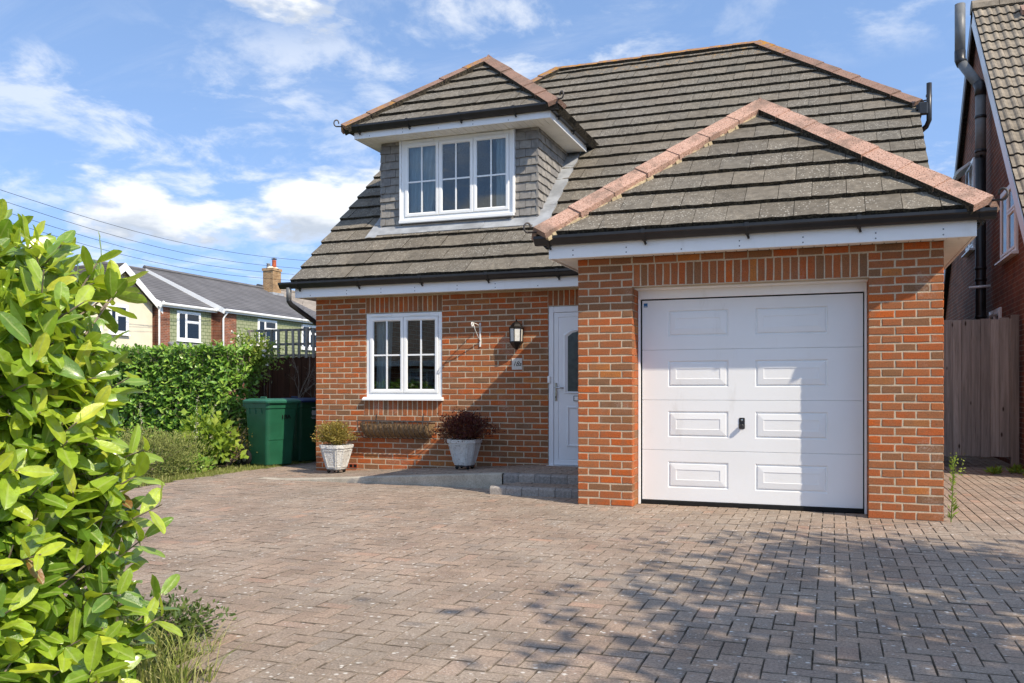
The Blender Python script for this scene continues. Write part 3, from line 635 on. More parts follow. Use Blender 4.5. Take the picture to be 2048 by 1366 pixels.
ridge((3.54, 4.93, hz), (1.18, 7.44, ZM(7.44)), N0, (.66, 0, .75), .43, roof, 'hip_tile', ridgeyel, dark=True, foot=.11, rise=.10, mats=('ridge_tile_old', 'bedding_mortar', 'tile_edge')); ridge((-4.775, 4.93, hz), (-2.5, 7.44, ZM(7.44)), N0, (-.66, 0, .75), .43, roof, 'hip_tile', ridgeyel, dark=True, foot=.11, rise=.10, mats=('ridge_tile_old', 'bedding_mortar', 'tile_edge'))
# hip irons: scrolled straps at the feet of the hips
def hip_iron(p, d, parent):
    d = Vector(d).normalized(); pts = [Vector(p)-d*.14+Vector((0, 0, .02)), Vector(p)+d*.05+Vector((0, 0, .005))]
    for i in range(12):
        a = i/11*1.55*math.pi; rr = .052-.022*i/11; pts.append(Vector(p)+d*(.05+rr*math.sin(a)*.9)+Vector((0, 0, .055-.052*math.cos(a)*(1-.25*i/11)+.0)))
    m = MB(); m.tube(pts, .010, 6); m.build('hip_iron', 'iron', parent, True)
hip_iron((-.36, -.36, 2.70), (-.8, -.6, 0), garage_roof); hip_iron((3.68, -.34, 2.72), (.75, -.4, 0), garage_roof)
hip_iron((-4.28, 2.50, 4.96), (-.8, -.6, 0), dormer_roof); hip_iron((-.97, 2.50, 4.98), (.8, -.5, 0), dormer_roof); hip_iron((3.62, 4.86, hz+.04), (.8, -.5, 0), roof)

# --- fascias, soffits, gutters
def gutter(a, b_, n_out, name_parent, step=.92, cap=True, first=.1):
    """ogee gutter from a to b (points on the fascia face, level with the gutter's base); n_out = horizontal outward normal"""
    a, b_, n = Vector(a), Vector(b_), Vector(n_out); d = (b_-a); L = d.length; d.normalize(); up = Vector((0, 0, 1))
    prof = [(0, .070), (0, .004), (.058, 0), (.078, .018), (.098, .050), (.112, .060), (.112, .086), (.104, .086), (.100, .066)]
    m = MB(); m.prism([a+n*x+up*z for x, z in prof], d*L); g = m.build('gutter', 'black_plastic', name_parent)
    s = first
    while s < L:
        q = MB(); pr = [(-.0, .074), (-.0, -.006), (.062, -.010), (.084, .012), (.104, .046), (.118, .056), (.118, .094), (.10, .094)]
        p = a+d*(s-.017); q.prism([p+n*x+up*z for x, z in pr], d*.034); q.tube([p+d*.017+n*.04+up*-.004, p+d*.03+n*.02-up*.04], .012, 6); q.build('gutter_bracket', 'black_plastic', g)
        s += step
    return g
def fascia(x0, x1, y0, y1, z0, z1, parent=house, nails=True):
    m = MB(); m.cbox(x0, x1, y0, y1, z0, z1, .003); f = m.build('fascia', 'fascia_white', parent)
    if nails and x1-x0 > .5:
        x = x0+.25
        while x < x1-.05:
            for zo in (.028, .075):
                if zo > .03 and RU(0, 1) < .35: continue
                q = MB(); q.cbox(x-.006, x+.006, y0-.003, y0+.003, z0+zo-.005, z0+zo+.007, .002); q.build('screw_cap', 'grey_plastic', f)
            x += RU(.5, .62)
    return f
def soffit(x0, x1, y0, y1, z, along='X', parent=house, bw=.10):
    base = MB(); base.box(x0, x1, y0, y1, z+.008, z+.016); s = base.build('soffit', 'soffit_white', parent)
    L0, L1 = (x0, x1) if along == 'X' else (y0, y1); n = max(1, round((L1-L0)/bw)); w = (L1-L0)/n; allm = []
    for i in range(n):
        m = MB(); a, c = L0+i*w+.003, L0+(i+1)*w-.003
        if along == 'X': m.cbox(a, c, y0+.001, y1-.001, z, z+.010, .003)
        else: m.cbox(x0+.001, x1-.001, a, c, z, z+.010, .003)
        m.build('soffit_board', 'soffit_white', s)
fascia(-.235, 3.555, -.232, -.215, 2.455, 2.615); fascia(-.235, -.218, -.2145, 1.984, 2.456, 2.615, nails=False); fascia(3.538, 3.555, -.2145, 2.6, 2.456, 2.615, nails=False)
soffit(-.217, 3.537, -.2145, -.012, 2.468, 'X'); soffit(-.217, -.003, -.010, 2.20, 2.469, 'Y'); soffit(3.334, 3.537, -.010, 2.6, 2.469, 'Y')
gutter((-.36, -.233, 2.585), (3.69, -.233, 2.585), (0, -1, 0), house, .95, first=.14); gutter((-.236, -.2, 2.585), (-.236, 1.86, 2.585), (-1, 0, 0), house); gutter((3.556, -.2, 2.585), (3.556, 2.6, 2.585), (1, 0, 0), house)
fascia(-4.70, -.02, 1.985, 2.0, 2.448, 2.60); soffit(-4.70, -.238, 2.001, 2.245, 2.466, 'X'); fascia(-4.70, -4.685, 2.001, 2.6, 2.449, 2.60, nails=False)
gutter((-4.91, 1.984, 2.575), (-.36, 1.984, 2.575), (0, -1, 0), house, .95, first=.30)
m = MB(); m.tube([(-4.76, 1.925, 2.59), (-4.76, 1.925, 2.42)], .036, 12); m.build('downpipe', 'grey_plastic', house, True)
m = MB(); m.tube([(-4.76, 1.925, 2.45), (-4.76, 1.925, 2.40), (-4.745, 1.96, 2.355), (-4.60, 2.50, 2.08), (-4.58, 2.56, 2.03), (-4.58, 2.58, 1.95), (-4.58, 2.58, .1)], .036, 12); m.build('downpipe', 'black_plastic', house, True)
# dormer
fascia(-4.115, -1.125, 2.612, 2.628, 4.795, 4.935); fascia(-1.141, -1.125, 2.6285, 4.44, 4.796, 4.935, nails=False); fascia(-4.115, -4.099, 2.6285, 4.44, 4.796, 4.935, nails=False)
soffit(-4.098, -1.142, 2.6285, 2.985, 4.805, 'X'); soffit(-1.435, -1.142, 2.987, 4.42, 4.806, 'Y'); soffit(-4.098, -3.875, 2.987, 4.42, 4.806, 'Y')
gutter((-4.235, 2.611, 4.885), (-1.0, 2.611, 4.885), (0, -1, 0), house, .80, first=.22); gutter((-1.124, 2.64, 4.885), (-1.124, 4.60, 4.885), (1, 0, 0), house, .72, first=.25); gutter((-4.116, 2.64, 4.885), (-4.116, 4.60, 4.885), (-1, 0, 0), house)
# half-hip gutter and its pipe on the right-hand gable
gutter((3.50, 4.70, hz-.115), (3.50, 9.9, hz-.115), (1, 0, 0), house, 1.2)
m = MB(); m.tube([(3.66, 4.72, hz+.24), (3.66, 4.72, hz-.27), (3.63, 4.76, hz-.34), (3.44, 5.0, hz-.46), (3.40, 5.05, hz-.56), (3.40, 5.05, 2.7)], .034, 12); m.build('downpipe', 'black_plastic', house, True)
m = MB(); m.cbox(3.52, 3.645, 4.66, 4.72, hz-.20, hz-.02, .02); m.build('hopper', 'black_plastic', house)

# --- dormer body
dw = MB(); dw.box(-3.86, -3.52, 3.0, 3.2, 3.3, 4.83); dw.box(-1.776, -1.44, 3.0, 3.2, 3.3, 4.83); dw.box(-3.52, -1.776, 3.0, 3.2, 3.3, 3.60)
for x0 in (-3.86, -1.56): dw.prism([(x0, 3.2, 3.3), (x0, 4.6, 4.5), (x0, 4.6, 4.83), (x0, 3.2, 4.83)], (.12, 0, 0))
dormer_wall = dw.build('dormer_wall', 'slate_hanging', house)
HT = []
front_rows = .117
slope_tiles((-3.885, 2.999, 3.47), (1, 0, 0), (0, 0, 1), [(0, 0), (.358, 0), (.358, 1.335), (0, 1.335)], front_rows, .168, HT, dormer_wall, edge=.032)
slope_tiles((-1.772, 2.999, 3.47), (1, 0, 0), (0, 0, 1), [(0, 0), (.358, 0), (.358, 1.335), (0, 1.335)], front_rows, .168, HT, dormer_wall, edge=.032)
zc = lambda y: ZM(y)-3.47
slope_tiles((-1.439, 2.97, 3.47), (0, 1, 0), (0, 0, 1), [(0, .01), (1.575, 1.335), (0, 1.335)], front_rows, .168, HT, dormer_wall, edge=.032)
slope_tiles((-3.861, 4.60, 3.47), (0, -1, 0), (0, 0, 1), [(1.63, .01), (1.63, 1.335), (.055, 1.335)], front_rows, .168, HT, dormer_wall, edge=.032, vis=0)
pieces(HT, 300, 'hung_tile', 'hung_tiles', ['slate_hanging', 'slate_hanging'])
def on_main(x, y, h): return Vector((x, y, ZM(y)))+Vector(N0)*h
def lead(pts, parent=house):
    m = MB(); m.prism([on_main(x, y, .052+RU(-.004, .004)) for x, y in pts], Vector(N0)*-.03); m.build('lead_flashing', 'lead', parent)
for i in range(3):
    x0, x1 = -3.90+i*.85, -3.90+(i+1)*.85-.004; lead([(x0, 2.85), (x1, 2.85), (x1, 3.02), (x0, 3.02)])
for i in range(4):
    y0, y1 = 2.80+i*.46, 2.80+(i+1)*.46-.004; lead([(-1.44, y0), (-1.235, y0-.0), (-1.235, y1), (-1.44, y1)]); lead([(-4.03, y0), (-3.86, y0), (-3.86, y1), (-4.03, y1)])
m = MB(); m.prism([(-3.518, 2.97, 3.50), (-3.518, 2.995, 3.50), (-3.518, 2.995, 3.66), (-3.518, 2.985, 3.66)], (1.738, 0, 0)); m.build('apron_board', 'slate_hanging', house)
dwin = window(house, (-3.518, 2.945, 3.625), 0, 1.738, 1.175, [(0, .335, 0, 1), (.335, .665, 0, 1), (.665, 1, 0, 1)], vent=((.14, .52), (1.22, 1.60)), sill=False, bar_split=.47)
m = MB(); m.cbox(-3.545, -1.75, 2.90, 2.944, 3.585, 3.63, .006); m.cbox(-3.545, -3.519, 2.92, 2.99, 3.631, 4.80, .004); m.cbox(-1.779, -1.753, 2.92, 2.99, 3.631, 4.80, .004); m.build('window_trim', 'white_plastic', house)
curtain('curtain', -3.44, -2.93, 3.04, 3.60, 4.76, 'pale grey curtain behind the dormer sash beside the outer slate cheek', folds=6, taper=.25)
curtain('curtain', -2.07, -1.82, 3.04, 3.60, 4.76, 'pale grey curtain in the dormer window nearest the garage roof', folds=4)
# --- front window
fwin = window(house, (WX0+.004, 2.262, WZ0+.035), 0, WX1-WX0-.008, WZ1-WZ0-.04, [(0, .5, 0, 1), (.5, 1, 0, 1)], vent=((.10, .40), (.68, .98)))
curtain('curtain', WX0+.10, WX0+.36, 2.36, 1.02, 2.18, 'blue grey curtain behind the ground floor window', folds=3, taper=.2)
curtain('curtain', WX1-.17, WX1-.07, 2.37, 1.02, 2.18, 'narrow grey curtain edge behind the ground floor window by the lantern', folds=2, mat='curtain')

# --- garage door
GY = .29; gd = MB(); gd.cbox(.560, .582, GY-.035, GY+.05, 0, 2.172, .003); gd.cbox(2.692, 2.714, GY-.035, GY+.05, 0, 2.172, .003); gd.cbox(.582, 2.692, GY-.030, GY+.05, 2.075, 2.172, .003)
garage_door = gd.build('garage_door', 'fascia_white', house)
DXA, DXB = .596, 2.680; zs_ = [.045, .552, 1.055, 1.560, 2.066]
prof = [(.006, .006), (.012, .012), (.020, .010), (.024, .001), (.030, .0), (.080, -.005), (.083, -.001), (.088, -.001)]
for i in range(4):
    m = MB(); a, c = zs_[i]+.0035, zs_[i+1]-.0035
    pz0 = a+.128; pz1 = pz0+.262
    panel_face(m, DXA, DXB, a, c, GY, [(.858, 1.452, pz0, pz1), (1.706, 2.372, pz0, pz1)], prof)
    # rolled top and bottom edges of the section
    m.add([(DXA, GY, a), (DXB, GY, a), (DXB, GY+.012, a-.005), (DXA, GY+.012, a-.005)], [(3, 2, 1, 0)]); m.add([(DXA, GY, c), (DXB, GY, c), (DXB, GY+.012, c+.005), (DXA, GY+.012, c+.005)], [(0, 1, 2, 3)])
    m.build('door_section', 'garage_door', garage_door, fix=False)
m = MB(); m.box(DXA-.004, DXB+.004, GY+.014, GY+.04, .03, 2.07); m.build('backing', 'black_rubber', garage_door)
m = MB(); m.cbox(DXA-.012, DXA-.001, GY-.008, GY+.03, .0, 2.07, .002); m.cbox(DXB+.001, DXB+.011, GY-.008, GY+.03, .0, 2.07, .002); m.cbox(DXA, DXB, GY-.004, GY+.03, 2.062, 2.074, .002); m.build('door_seal', 'black_rubber', garage_door)
m = MB(); m.cbox(DXA-.004, DXB+.004, GY-.012, GY+.03, .0, .044, .006); m.build('bottom_seal', 'black_rubber', garage_door)
m = MB(); m.cbox(1.553, 1.609, GY-.008, GY+.003, .775, .885, .006); m.cbox(1.561, 1.601, GY-.055, GY-.008, .780, .825, .012); h_ = m.build('handle', 'black_plastic', garage_door)
m = MB(); m.lathe([(0, -.004), (.010, -.003), (.010, .003), (0, .004)], (0, 0, 0), 12); o = m.build('lock_barrel', 'chrome', garage_door, local=True); o.rotation_euler = (R(90), 0, 0); o.location = Vector((1.581, GY-.011, .862))-WORLD(garage_door)
m = MB(); m.box(.612, .650, GY-.0018, GY+.001, 1.995, 2.035); s_ = m.build('sticker', 'sticker_blue', garage_door); m = MB(); m.box(.618, .644, GY-.0026, GY-.0018, 2.001, 2.008); m.build('sticker_line', 'pale_ink', garage_door)

# --- front door
fd = MB(); fd.cbox(DX0+.003, DX0+.072, 2.262, 2.335, .18, 2.232, .005); fd.cbox(DX1-.072, DX1-.003, 2.262, 2.335, .18, 2.232, .005); fd.cbox(DX0+.072, DX1-.072, 2.262, 2.335, 2.155, 2.232, .005)
front_door = fd.build('front_door', 'door_white', house)
m = MB(); m.cbox(DX0-.02, DX1+.02, 2.215, 2.33, .150, .181, .006); m.build('threshold', 'white_plastic', front_door)
xa, xb = DX0+.076, DX1-.076
m = MB(); panel_face(m, xa, xb, .188, 2.151, 2.270, [(xa+.055, xb-.055, .245, 2.095)], [(.004, .007), (.012, .009), (.016, .004)]); m.add([(xa, 2.27, .188), (xb, 2.27, .188), (xb, 2.33, .188), (xa, 2.33, .188)], [(0, 1, 2, 3)]); m.build('door_leaf', 'door_white', front_door, fix=False)
px0, px1 = xa+.17, xb-.17
m = MB(); panel_face(m, px0, px1, .42, .95, 2.272, [(px0, px1, .42, .95)], [(.010, -.010), (.022, -.012), (.034, -.002), (.04, .0)]); m.build('door_panel', 'door_white', front_door, fix=False)
gx0, gx1 = xa+.185, xb-.185; arch = [(gx0, 1.135), (gx1, 1.135), (gx1, 1.84), (gx1-.06, 1.885), ((gx0+gx1)/2, 1.925), (gx0+.06, 1.885), (gx0, 1.84)]
m = MB(); cxm, czm = (gx0+gx1)/2, 1.5; big_ = [(cxm+(x-cxm)*1.28, czm+(z-czm)*1.085) for x, z in arch]; n = len(arch)
m.add([(x, 2.2715, z) for x, z in big_]+[(x, 2.256, z) for x, z in [(cxm+(x-cxm)*1.17, czm+(z-czm)*1.05) for x, z in arch]]+[(x, 2.2725, z) for x, z in arch], [(r*n+i, r*n+(i+1) % n, (r+1)*n+(i+1) % n, (r+1)*n+i) for r in range(2) for i in range(n)]); m.build('glazing_bead', 'door_white', front_door, fix=False)
m = MB(); m.prism([(x, 2.2695, z) for x, z in arch], (0, .004, 0)); m.build('glass_pane', 'obscure_glass', front_door)
m = MB(); m.cbox(xa+.012, xa+.044, 2.256, 2.271, 1.01, 1.245, .006); h_ = m.build('handle', 'chrome', front_door); m = MB(); m.tube([(xa+.028, 2.258, 1.185), (xa+.028, 2.222, 1.185), (xa+.04, 2.215, 1.183), (xa+.145, 2.215, 1.178)], .009, 8); m.build('lever', 'chrome', h_, True)
m = MB(); m.box(xa+.022, xa+.034, 2.2545, 2.2565, 1.045, 1.075); m.build('keyhole', 'ink', h_)
m = MB(); m.cbox(cxm-.13, cxm+.13, 2.262, 2.2745, 1.015, 1.075, .005); lb = m.build('letterbox', 'white_plastic', front_door); m = MB()
for a, b_, c, d in ((-.13, .13, 1.073, 1.079), (-.13, .13, 1.011, 1.017), (-.136, -.13, 1.011, 1.079), (.13, .136, 1.011, 1.079)): m.box(cxm+a, cxm+b_, 2.2605, 2.2665, c, d)
m.build('letterbox_surround', 'ink', lb)
m = MB(); m.cbox(DX0-.006, DX0+.034, 2.238, 2.262, 1.24, 1.335, .008); m.build('door_bell', 'white_plastic', house)
m = MB()
m.cbox(-4.06, -3.85, 2.244, 2.262, .0535, .1165, .003); ab = m.build('air_brick', 'terracotta', house)
for i in range(3): m = MB(); m.box(-4.045+i*.068, -3.995+i*.068, 2.2425, 2.2445, .064, .106); m.build('air_slot', 'ink', ab)
m = MB(); m.cbox(.553, 2.72, .10, .26, 2.160, 2.1745, .003); m.build('lintel_soffit', 'soffit_white', house)
# ------------------------------------------------------------------ ground, driveway, path
m = MB(); m.add([(-400, -400, -.045), (400, -400, -.045), (400, 400, -.045), (-400, 400, -.045)], [(0, 1, 2, 3)]); structure(m.build('ground', 'soil'))
m = MB(); m.box(-400, 400, -17.5, -11.2, -.044, -.036); structure(m.build('road', 'asphalt'))
m = MB(); m.box(-400, 400, -11.2, -8.62, -.045, -.012); structure(m.build('pavement', 'concrete')); m = MB(); m.box(-400, 400, -11.34, -11.2, -.045, .005); structure(m.build('kerb', 'concrete'))
EDGE = [(-5.30, -.2), (-5.42, .9), (-5.45, 1.8), (-5.40, 2.7), (-5.36, 3.6)]
def drive_in(x, y):
    if y < -8.6 or y > 10.5 or x > 9.5: return False
    if y > 3.55 and x < 3.45: return False
    if x > 5.0 and y > -.6: return False
    if y > 1.02 and x > -4.3 and x < 3.3: return False
    if -.05 < x < 3.33 and y > .42: return False
    if y > -.2:
        for (x0, y0), (x1, y1) in zip(EDGE, EDGE[1:]):
            if y0 <= y <= y1: return x > x0+(x1-x0)*(y-y0)/(y1-y0)
        return x > -5.36
    return x+y > -5.62-.75*min(1., max(0., (-.95-x)/.7))+.05*math.sin(x*1.7) and x > -5.3
def paver(x0, x1, y0, y1, z=0., g=.0013, c=.0034, th=.05):
    m = MB(); m.cur = random.random(); x0 += g+RU(0, .0012); y0 += g+RU(0, .0012); x1 -= g+RU(0, .0012); y1 -= g+RU(0, .0012); dz = RU(-.0022, .0022); tx, ty = RU(-.010, .010), RU(-.010, .010)
    zz = lambda x, y: z+dz+tx*(x-(x0+x1)/2)+ty*(y-(y0+y1)/2)
    P = [(x0, y0), (x1, y0), (x1, y1), (x0, y1)]; Q = [(x0+c, y0+c), (x1-c, y0+c), (x1-c, y1-c), (x0+c, y1-c)]
    m.add([(x, y, zz(x, y)) for x, y in Q]+[(x, y, zz(x, y)-c) for x, y in P]+[(x, y, z-th) for x, y in P],
          [(0, 1, 2, 3)]+[(i, 4+i, 4+(i+1) % 4, (i+1) % 4) for i in range(4)]+[(4+i, 8+i, 8+(i+1) % 4, 4+(i+1) % 4) for i in range(4)], [0]+[1]*8)
    return m
m = MB(); base = [(-5.34, -.15), (-5.42, .9), (-5.45, 1.8), (-5.40, 2.7), (-5.36, 3.55), (3.45, 3.55), (3.45, 10.5), (5.0, 10.5), (5.0, -.6), (9.5, -.6), (9.5, -8.6), (3.1, -8.6), (-.95, -4.60), (-1.65, -4.60), (-5.30, -.95)]
m.add([(x, y, -.0075) for x, y in base], [tuple(range(len(base)))[::-1]]); driveway = structure(m.build('driveway', 'joint_sand'))
PV = []; u_ = .097
for i in range(-60, 105):
    for j in range(-96, 64):
        x, y = i*u_, j*u_; k = (i-j) % 4
        if k == 0: r4 = (x, x+2*u_, y, y+u_)
        elif k == 3: r4 = (x, x+u_, y, y+2*u_)
        else: continue
        if r4[2] > -.55 and r4[0] > 3.36: continue
        if -.05 < (r4[0]+r4[1])/2 < 3.36 and r4[2] > .20: continue
        if drive_in((r4[0]+r4[1])/2, (r4[2]+r4[3])/2): PV.append((paver(*r4), driveway))
for i in range(17):          # side passage: a border course, then stretchers running to the back
    x = 3.37+i*u_
    for j in range(-6, 110):
        y = -.55+.62+j*.194+(.097 if i % 2 else 0)-.62 if i else -.5+j*.194
        if y > 10.2 or x > 4.95: continue
        q = paver(x, x+u_, y, y+.194)
        if i == 0: q.cur = .94; q.rnd = [.94]*len(q.v)
        if drive_in(x+.05, y+.1): PV.append((q, driveway))
pieces(PV, 300, 'paving_block', 'paving_blocks', ['paving_block', 'block_edge'])
# raised path that ramps up to the front door, edged with a concrete kerb
zp = lambda x: max(.002, min(.18, .18+(x+1.2)*.0585))
xs_ = [-4.60, -4.30, -3.6, -2.9, -2.2, -1.6, -1.2, -.02]
m = MB(); top = [(x, 1.13, zp(x)-.012) for x in xs_]; bk = [(x, 2.258, zp(x)-.012) for x in xs_]; n = len(xs_)
m.add(top+bk, [(i, i+1, n+i+1, n+i) for i in range(n-1)]); path = structure(m.build('path', 'joint_sand'))
PP = []
for j in range(11):
    y = 1.135+j*.1025; x = -4.55+(.1 if j % 2 else 0)
    while x < -.05:
        if y+.05 < 2.26:
            q = paver(x, min(x+.205, -.02), y, y+.1025, 0.); q.v = [(a, b_, c+zp(a)) for a, b_, c in q.v]; PP.append((q, path))
        x += .205
pieces(PP, 300, 'paving_block', 'paving_blocks', ['paving_block', 'block_edge'])
m = MB(); pts = [x for x in xs_ if x < -1.15]
for a, c in zip(pts, pts[1:]):
    for q in range(4):
        x0, x1 = a+(c-a)*q/4, a+(c-a)*(q+1)/4
        j0, j1 = .012*math.sin(x0*2.3), .012*math.sin(x1*2.3)
        m.add([(x0, 1.0+j0, -.03), (x1, 1.0+j1, -.03), (x1, 1.0+j1, zp(x1)-.008), (x0, 1.0+j0, zp(x0)-.008), (x0, 1.012+j0, zp(x0)+.003), (x1, 1.012+j1, zp(x1)+.003), (x1, 1.13, zp(x1)+.004), (x0, 1.13, zp(x0)+.004)], [(0, 1, 2, 3), (3, 2, 5, 4), (4, 5, 6, 7)])
m.build('kerb', 'concrete', path, fix=False)
def kerb_blocks(x0, x1, y0, y1, z0, z1, w, parent, cham=.022):
    n = max(1, round((x1-x0)/w)); w = (x1-x0)/n
    for i in range(n):
        a, c = x0+i*w+.003, x0+(i+1)*w-.003; m = MB(); m.cur = random.random(); d = RU(-.004, .004)
        m.prism([(a, y0+d, z0), (a, y0+d, z1-cham), (a, y0+cham+d, z1), (a, y1, z1), (a, y1, z0)], (c-a, 0, 0)); m.build('kerb_block', 'kerb_block', parent)
step = structure(MB().box(-1.10, -.03, .62, 1.0, -.05, .075).build('door_step', 'joint_sand'))
kerb_blocks(-1.19, -.02, 1.0, 1.13, -.03, .182, .20, step); kerb_blocks(-1.16, -.02, .50, .625, -.05, .088, .20, step)
TR = []
for j in range(4):
    x = -1.12+(.1 if j % 2 else 0)
    while x < -.05: TR.append((paver(x, min(x+.205, -.02), .628+j*.093, .628+(j+1)*.093, .087), step)); x += .205
pieces(TR, 100, 'paving_block', 'paving_blocks', ['paving_block', 'block_edge'])

# ------------------------------------------------------------------ things on and by the front wall
# wall lantern
L = empty('wall_lantern', (-1.45, 2.25, 1.68), 'black half lantern fixed to the brick wall beside the front door', 'lantern')
lx, ly, lz = -1.45, 2.18, 1.68
def hexring(r, z, n=6): return [(lx+r*math.cos(R(60*k+30)), ly+r*math.sin(R(60*k+30)), z) for k in range(n)]
def loft(m, rings):
    n = len(rings[0]); m.add([p for q in rings for p in q], [(i*n+k, i*n+(k+1) % n, (i+1)*n+(k+1) % n, (i+1)*n+k) for i in range(len(rings)-1) for k in range(n)]+[tuple(range(n))[::-1], tuple((len(rings)-1)*n+k for k in range(n))])
m = MB(); loft(m, [hexring(r, lz+z) for r, z in ((.098, .275), (.100, .283), (.082, .300), (.062, .330), (.040, .352), (.018, .362), (.012, .368))]); m.build('cap', 'lantern_metal', L)
m = MB(); m.lathe([(0, 0), (.008, .002), (.013, .012), (.007, .022), (0, .03)], (lx, ly, lz+.366), 10); m.build('finial', 'lantern_metal', L, True)
for k in range(6):
    a, c = hexring(.082, lz+.105)[k], hexring(.088, lz+.278)[k]; m = MB(); m.tube([a, c], .007, 6); m.build('post', 'lantern_metal', L)
for k in range(6):
    a0, a1, b0, b1 = hexring(.078, lz+.108)[k], hexring(.078, lz+.108)[(k+1) % 6], hexring(.084, lz+.276)[k], hexring(.084, lz+.276)[(k+1) % 6]; m = MB(); m.add([a0, a1, b1, b0], [(0, 1, 2, 3)]); m.build('glass_panel', 'frosted_glass', L)
m = MB(); loft(m, [hexring(r, lz+z) for r, z in ((.010, .0), (.035, .020), (.055, .048), (.085, .085), (.092, .092), (.092, .106))]); m.build('base', 'lantern_metal', L)
m = MB(); m.cbox(lx-.03, lx+.03, ly+.04, 2.252, lz+.03, lz+.20, .006); m.build('wall_plate', 'lantern_metal', L)
# number plate
P = tag(MB().cbox(-1.535, -1.392, 2.236, 2.2505, 1.418, 1.568, .004).build('house_number_plate', 'stone_plate'), 'square pale stone house number plate reading 18a below the lantern', 'number plate')
FRONT = lambda x, y, z: Matrix.Translation((x, y, z)) @ Matrix.Rotation(R(90), 4, 'X')
pl = WORLD(P); text_mesh('18a', .088, 'ink', 'number_text', P, FRONT(-1.4635-pl.x, 2.2345-pl.y, 1.493-pl.z), .35, .0008, .95)
for x in (-1.525, -1.414): q = MB().box(x, x+.012, 2.2348, 2.2362, 1.492, 1.495).build('number_dash', 'ink', P)
# hanging basket bracket
B = empty('basket_bracket', (-1.985, 2.25, 1.73), 'white iron hanging basket bracket with a curled tip on the brick wall', 'bracket')
bx = -1.985
MB().cbox(bx-.011, bx+.011, 2.236, 2.2505, 1.725, 2.045, .003).build('back_plate', 'white_metal', B)
pts = [(bx, 2.24, 2.0), (bx, 2.10, 2.022), (bx, 1.98, 2.03)]
for i in range(10): a = i/9*1.7*math.pi; pts.append((bx, 1.965-.024*math.sin(a), 2.006+.026*math.cos(a)))
MB().tube(pts, .0075, 6).build('arm', 'white_metal', B, True)
MB().tube([(bx, 2.24, 1.80), (bx, 2.15, 1.87), (bx, 2.06, 1.95), (bx, 2.0, 2.02)], .007, 6).build('brace', 'white_metal', B, True)
pts = [(bx, 2.235-.018*math.sin(i/9*1.8*math.pi), 1.965+.018*math.cos(i/9*1.8*math.pi)) for i in range(10)]; MB().tube(pts, .005, 6).build('scroll', 'white_metal', B, True)
# coir wall trough
T = empty('wall_trough', (-3.2, 2.25, .5), 'wire wall trough lined with brown coir fixed below the window', 'planter')
x0, x1, zt, rr = -3.77, -2.63, .725, .195; m = MB(); vs = []; nu, nv = 46, 12
for i in range(nu+1):
    for k in range(nv+1):
        a = k/nv*R(95); x = x0+.02+(x1-x0-.04)*i/nu; endk = 1-.45*max(0, 1-min(i, nu-i)/3.5)**2; r = rr*(.93+.07*noise.noise((x*9, k*.7, 2)))*endk
        vs.append((x, 2.245-r*math.cos(a)*.95, zt-.03-r*math.sin(a)*1.05+.012*noise.noise((x*14, k, 5))*(k == 0)))
m.add(vs, [(i*(nv+1)+k, (i+1)*(nv+1)+k, (i+1)*(nv+1)+k+1, i*(nv+1)+k+1) for i in range(nu) for k in range(nv)]); e0 = [i for i in range(nv+1)]; m.add([vs[i] for i in e0]+[(x0+.02, 2.245, zt-.03)], [tuple(range(nv+2))]); m.add([vs[nu*(nv+1)+i] for i in e0]+[(x1-.02, 2.245, zt-.03)], [tuple(range(nv+2))]); m.build('coir_liner', 'coir', T, True)
m = MB()
for _ in range(900):
    i, k = random.randrange(nu+1), random.randrange(nv+1); p = Vector(vs[i*(nv+1)+k]); d = Vector((RU(-1, 1), RU(-1, .1), RU(-1, .5)))*.022; s_ = Vector((RU(-1, 1), 0, RU(-1, 1)))*.0016; m.add([p-s_, p+s_, p+d], [(0, 1, 2)])
m.build('coir_fibre', 'coir', T, kind='stuff', fix=False)
m = MB().box(x0+.05, x1-.05, 2.10, 2.24, zt-.075, zt-.06); m.build('dry_compost', 'soil', T)
MB().tube([(x0, 2.24, zt), (x0+.01, 2.06, zt), (x1-.01, 2.06, zt), (x1, 2.24, zt)], .006, 6).build('rim_wire', 'iron', T); MB().tube([(x0, 2.238, zt+.002), (x1, 2.238, zt+.002)], .006, 6).build('rim_wire', 'iron', T)
for i in range(15):
    x = x0+.035+(x1-x0-.07)*i/14; pts = [(x+.03*(k/8), 2.24-(rr+.008)*math.cos(k/8*R(92))*.95, zt-.0-(0 if k == 0 else (.03+rr*math.sin(k/8*R(92))*1.08))) for k in range(9)]; MB().tube(pts, .0055, 5).build('wire_rib', 'iron', T)
for x in (x0+.22, x1-.20): MB().tube([(x, 2.243, zt-.02), (x+.01, 2.246, zt+.09), (x+.02, 2.24, zt+.10)], .005, 5).build('hook', 'iron', T)

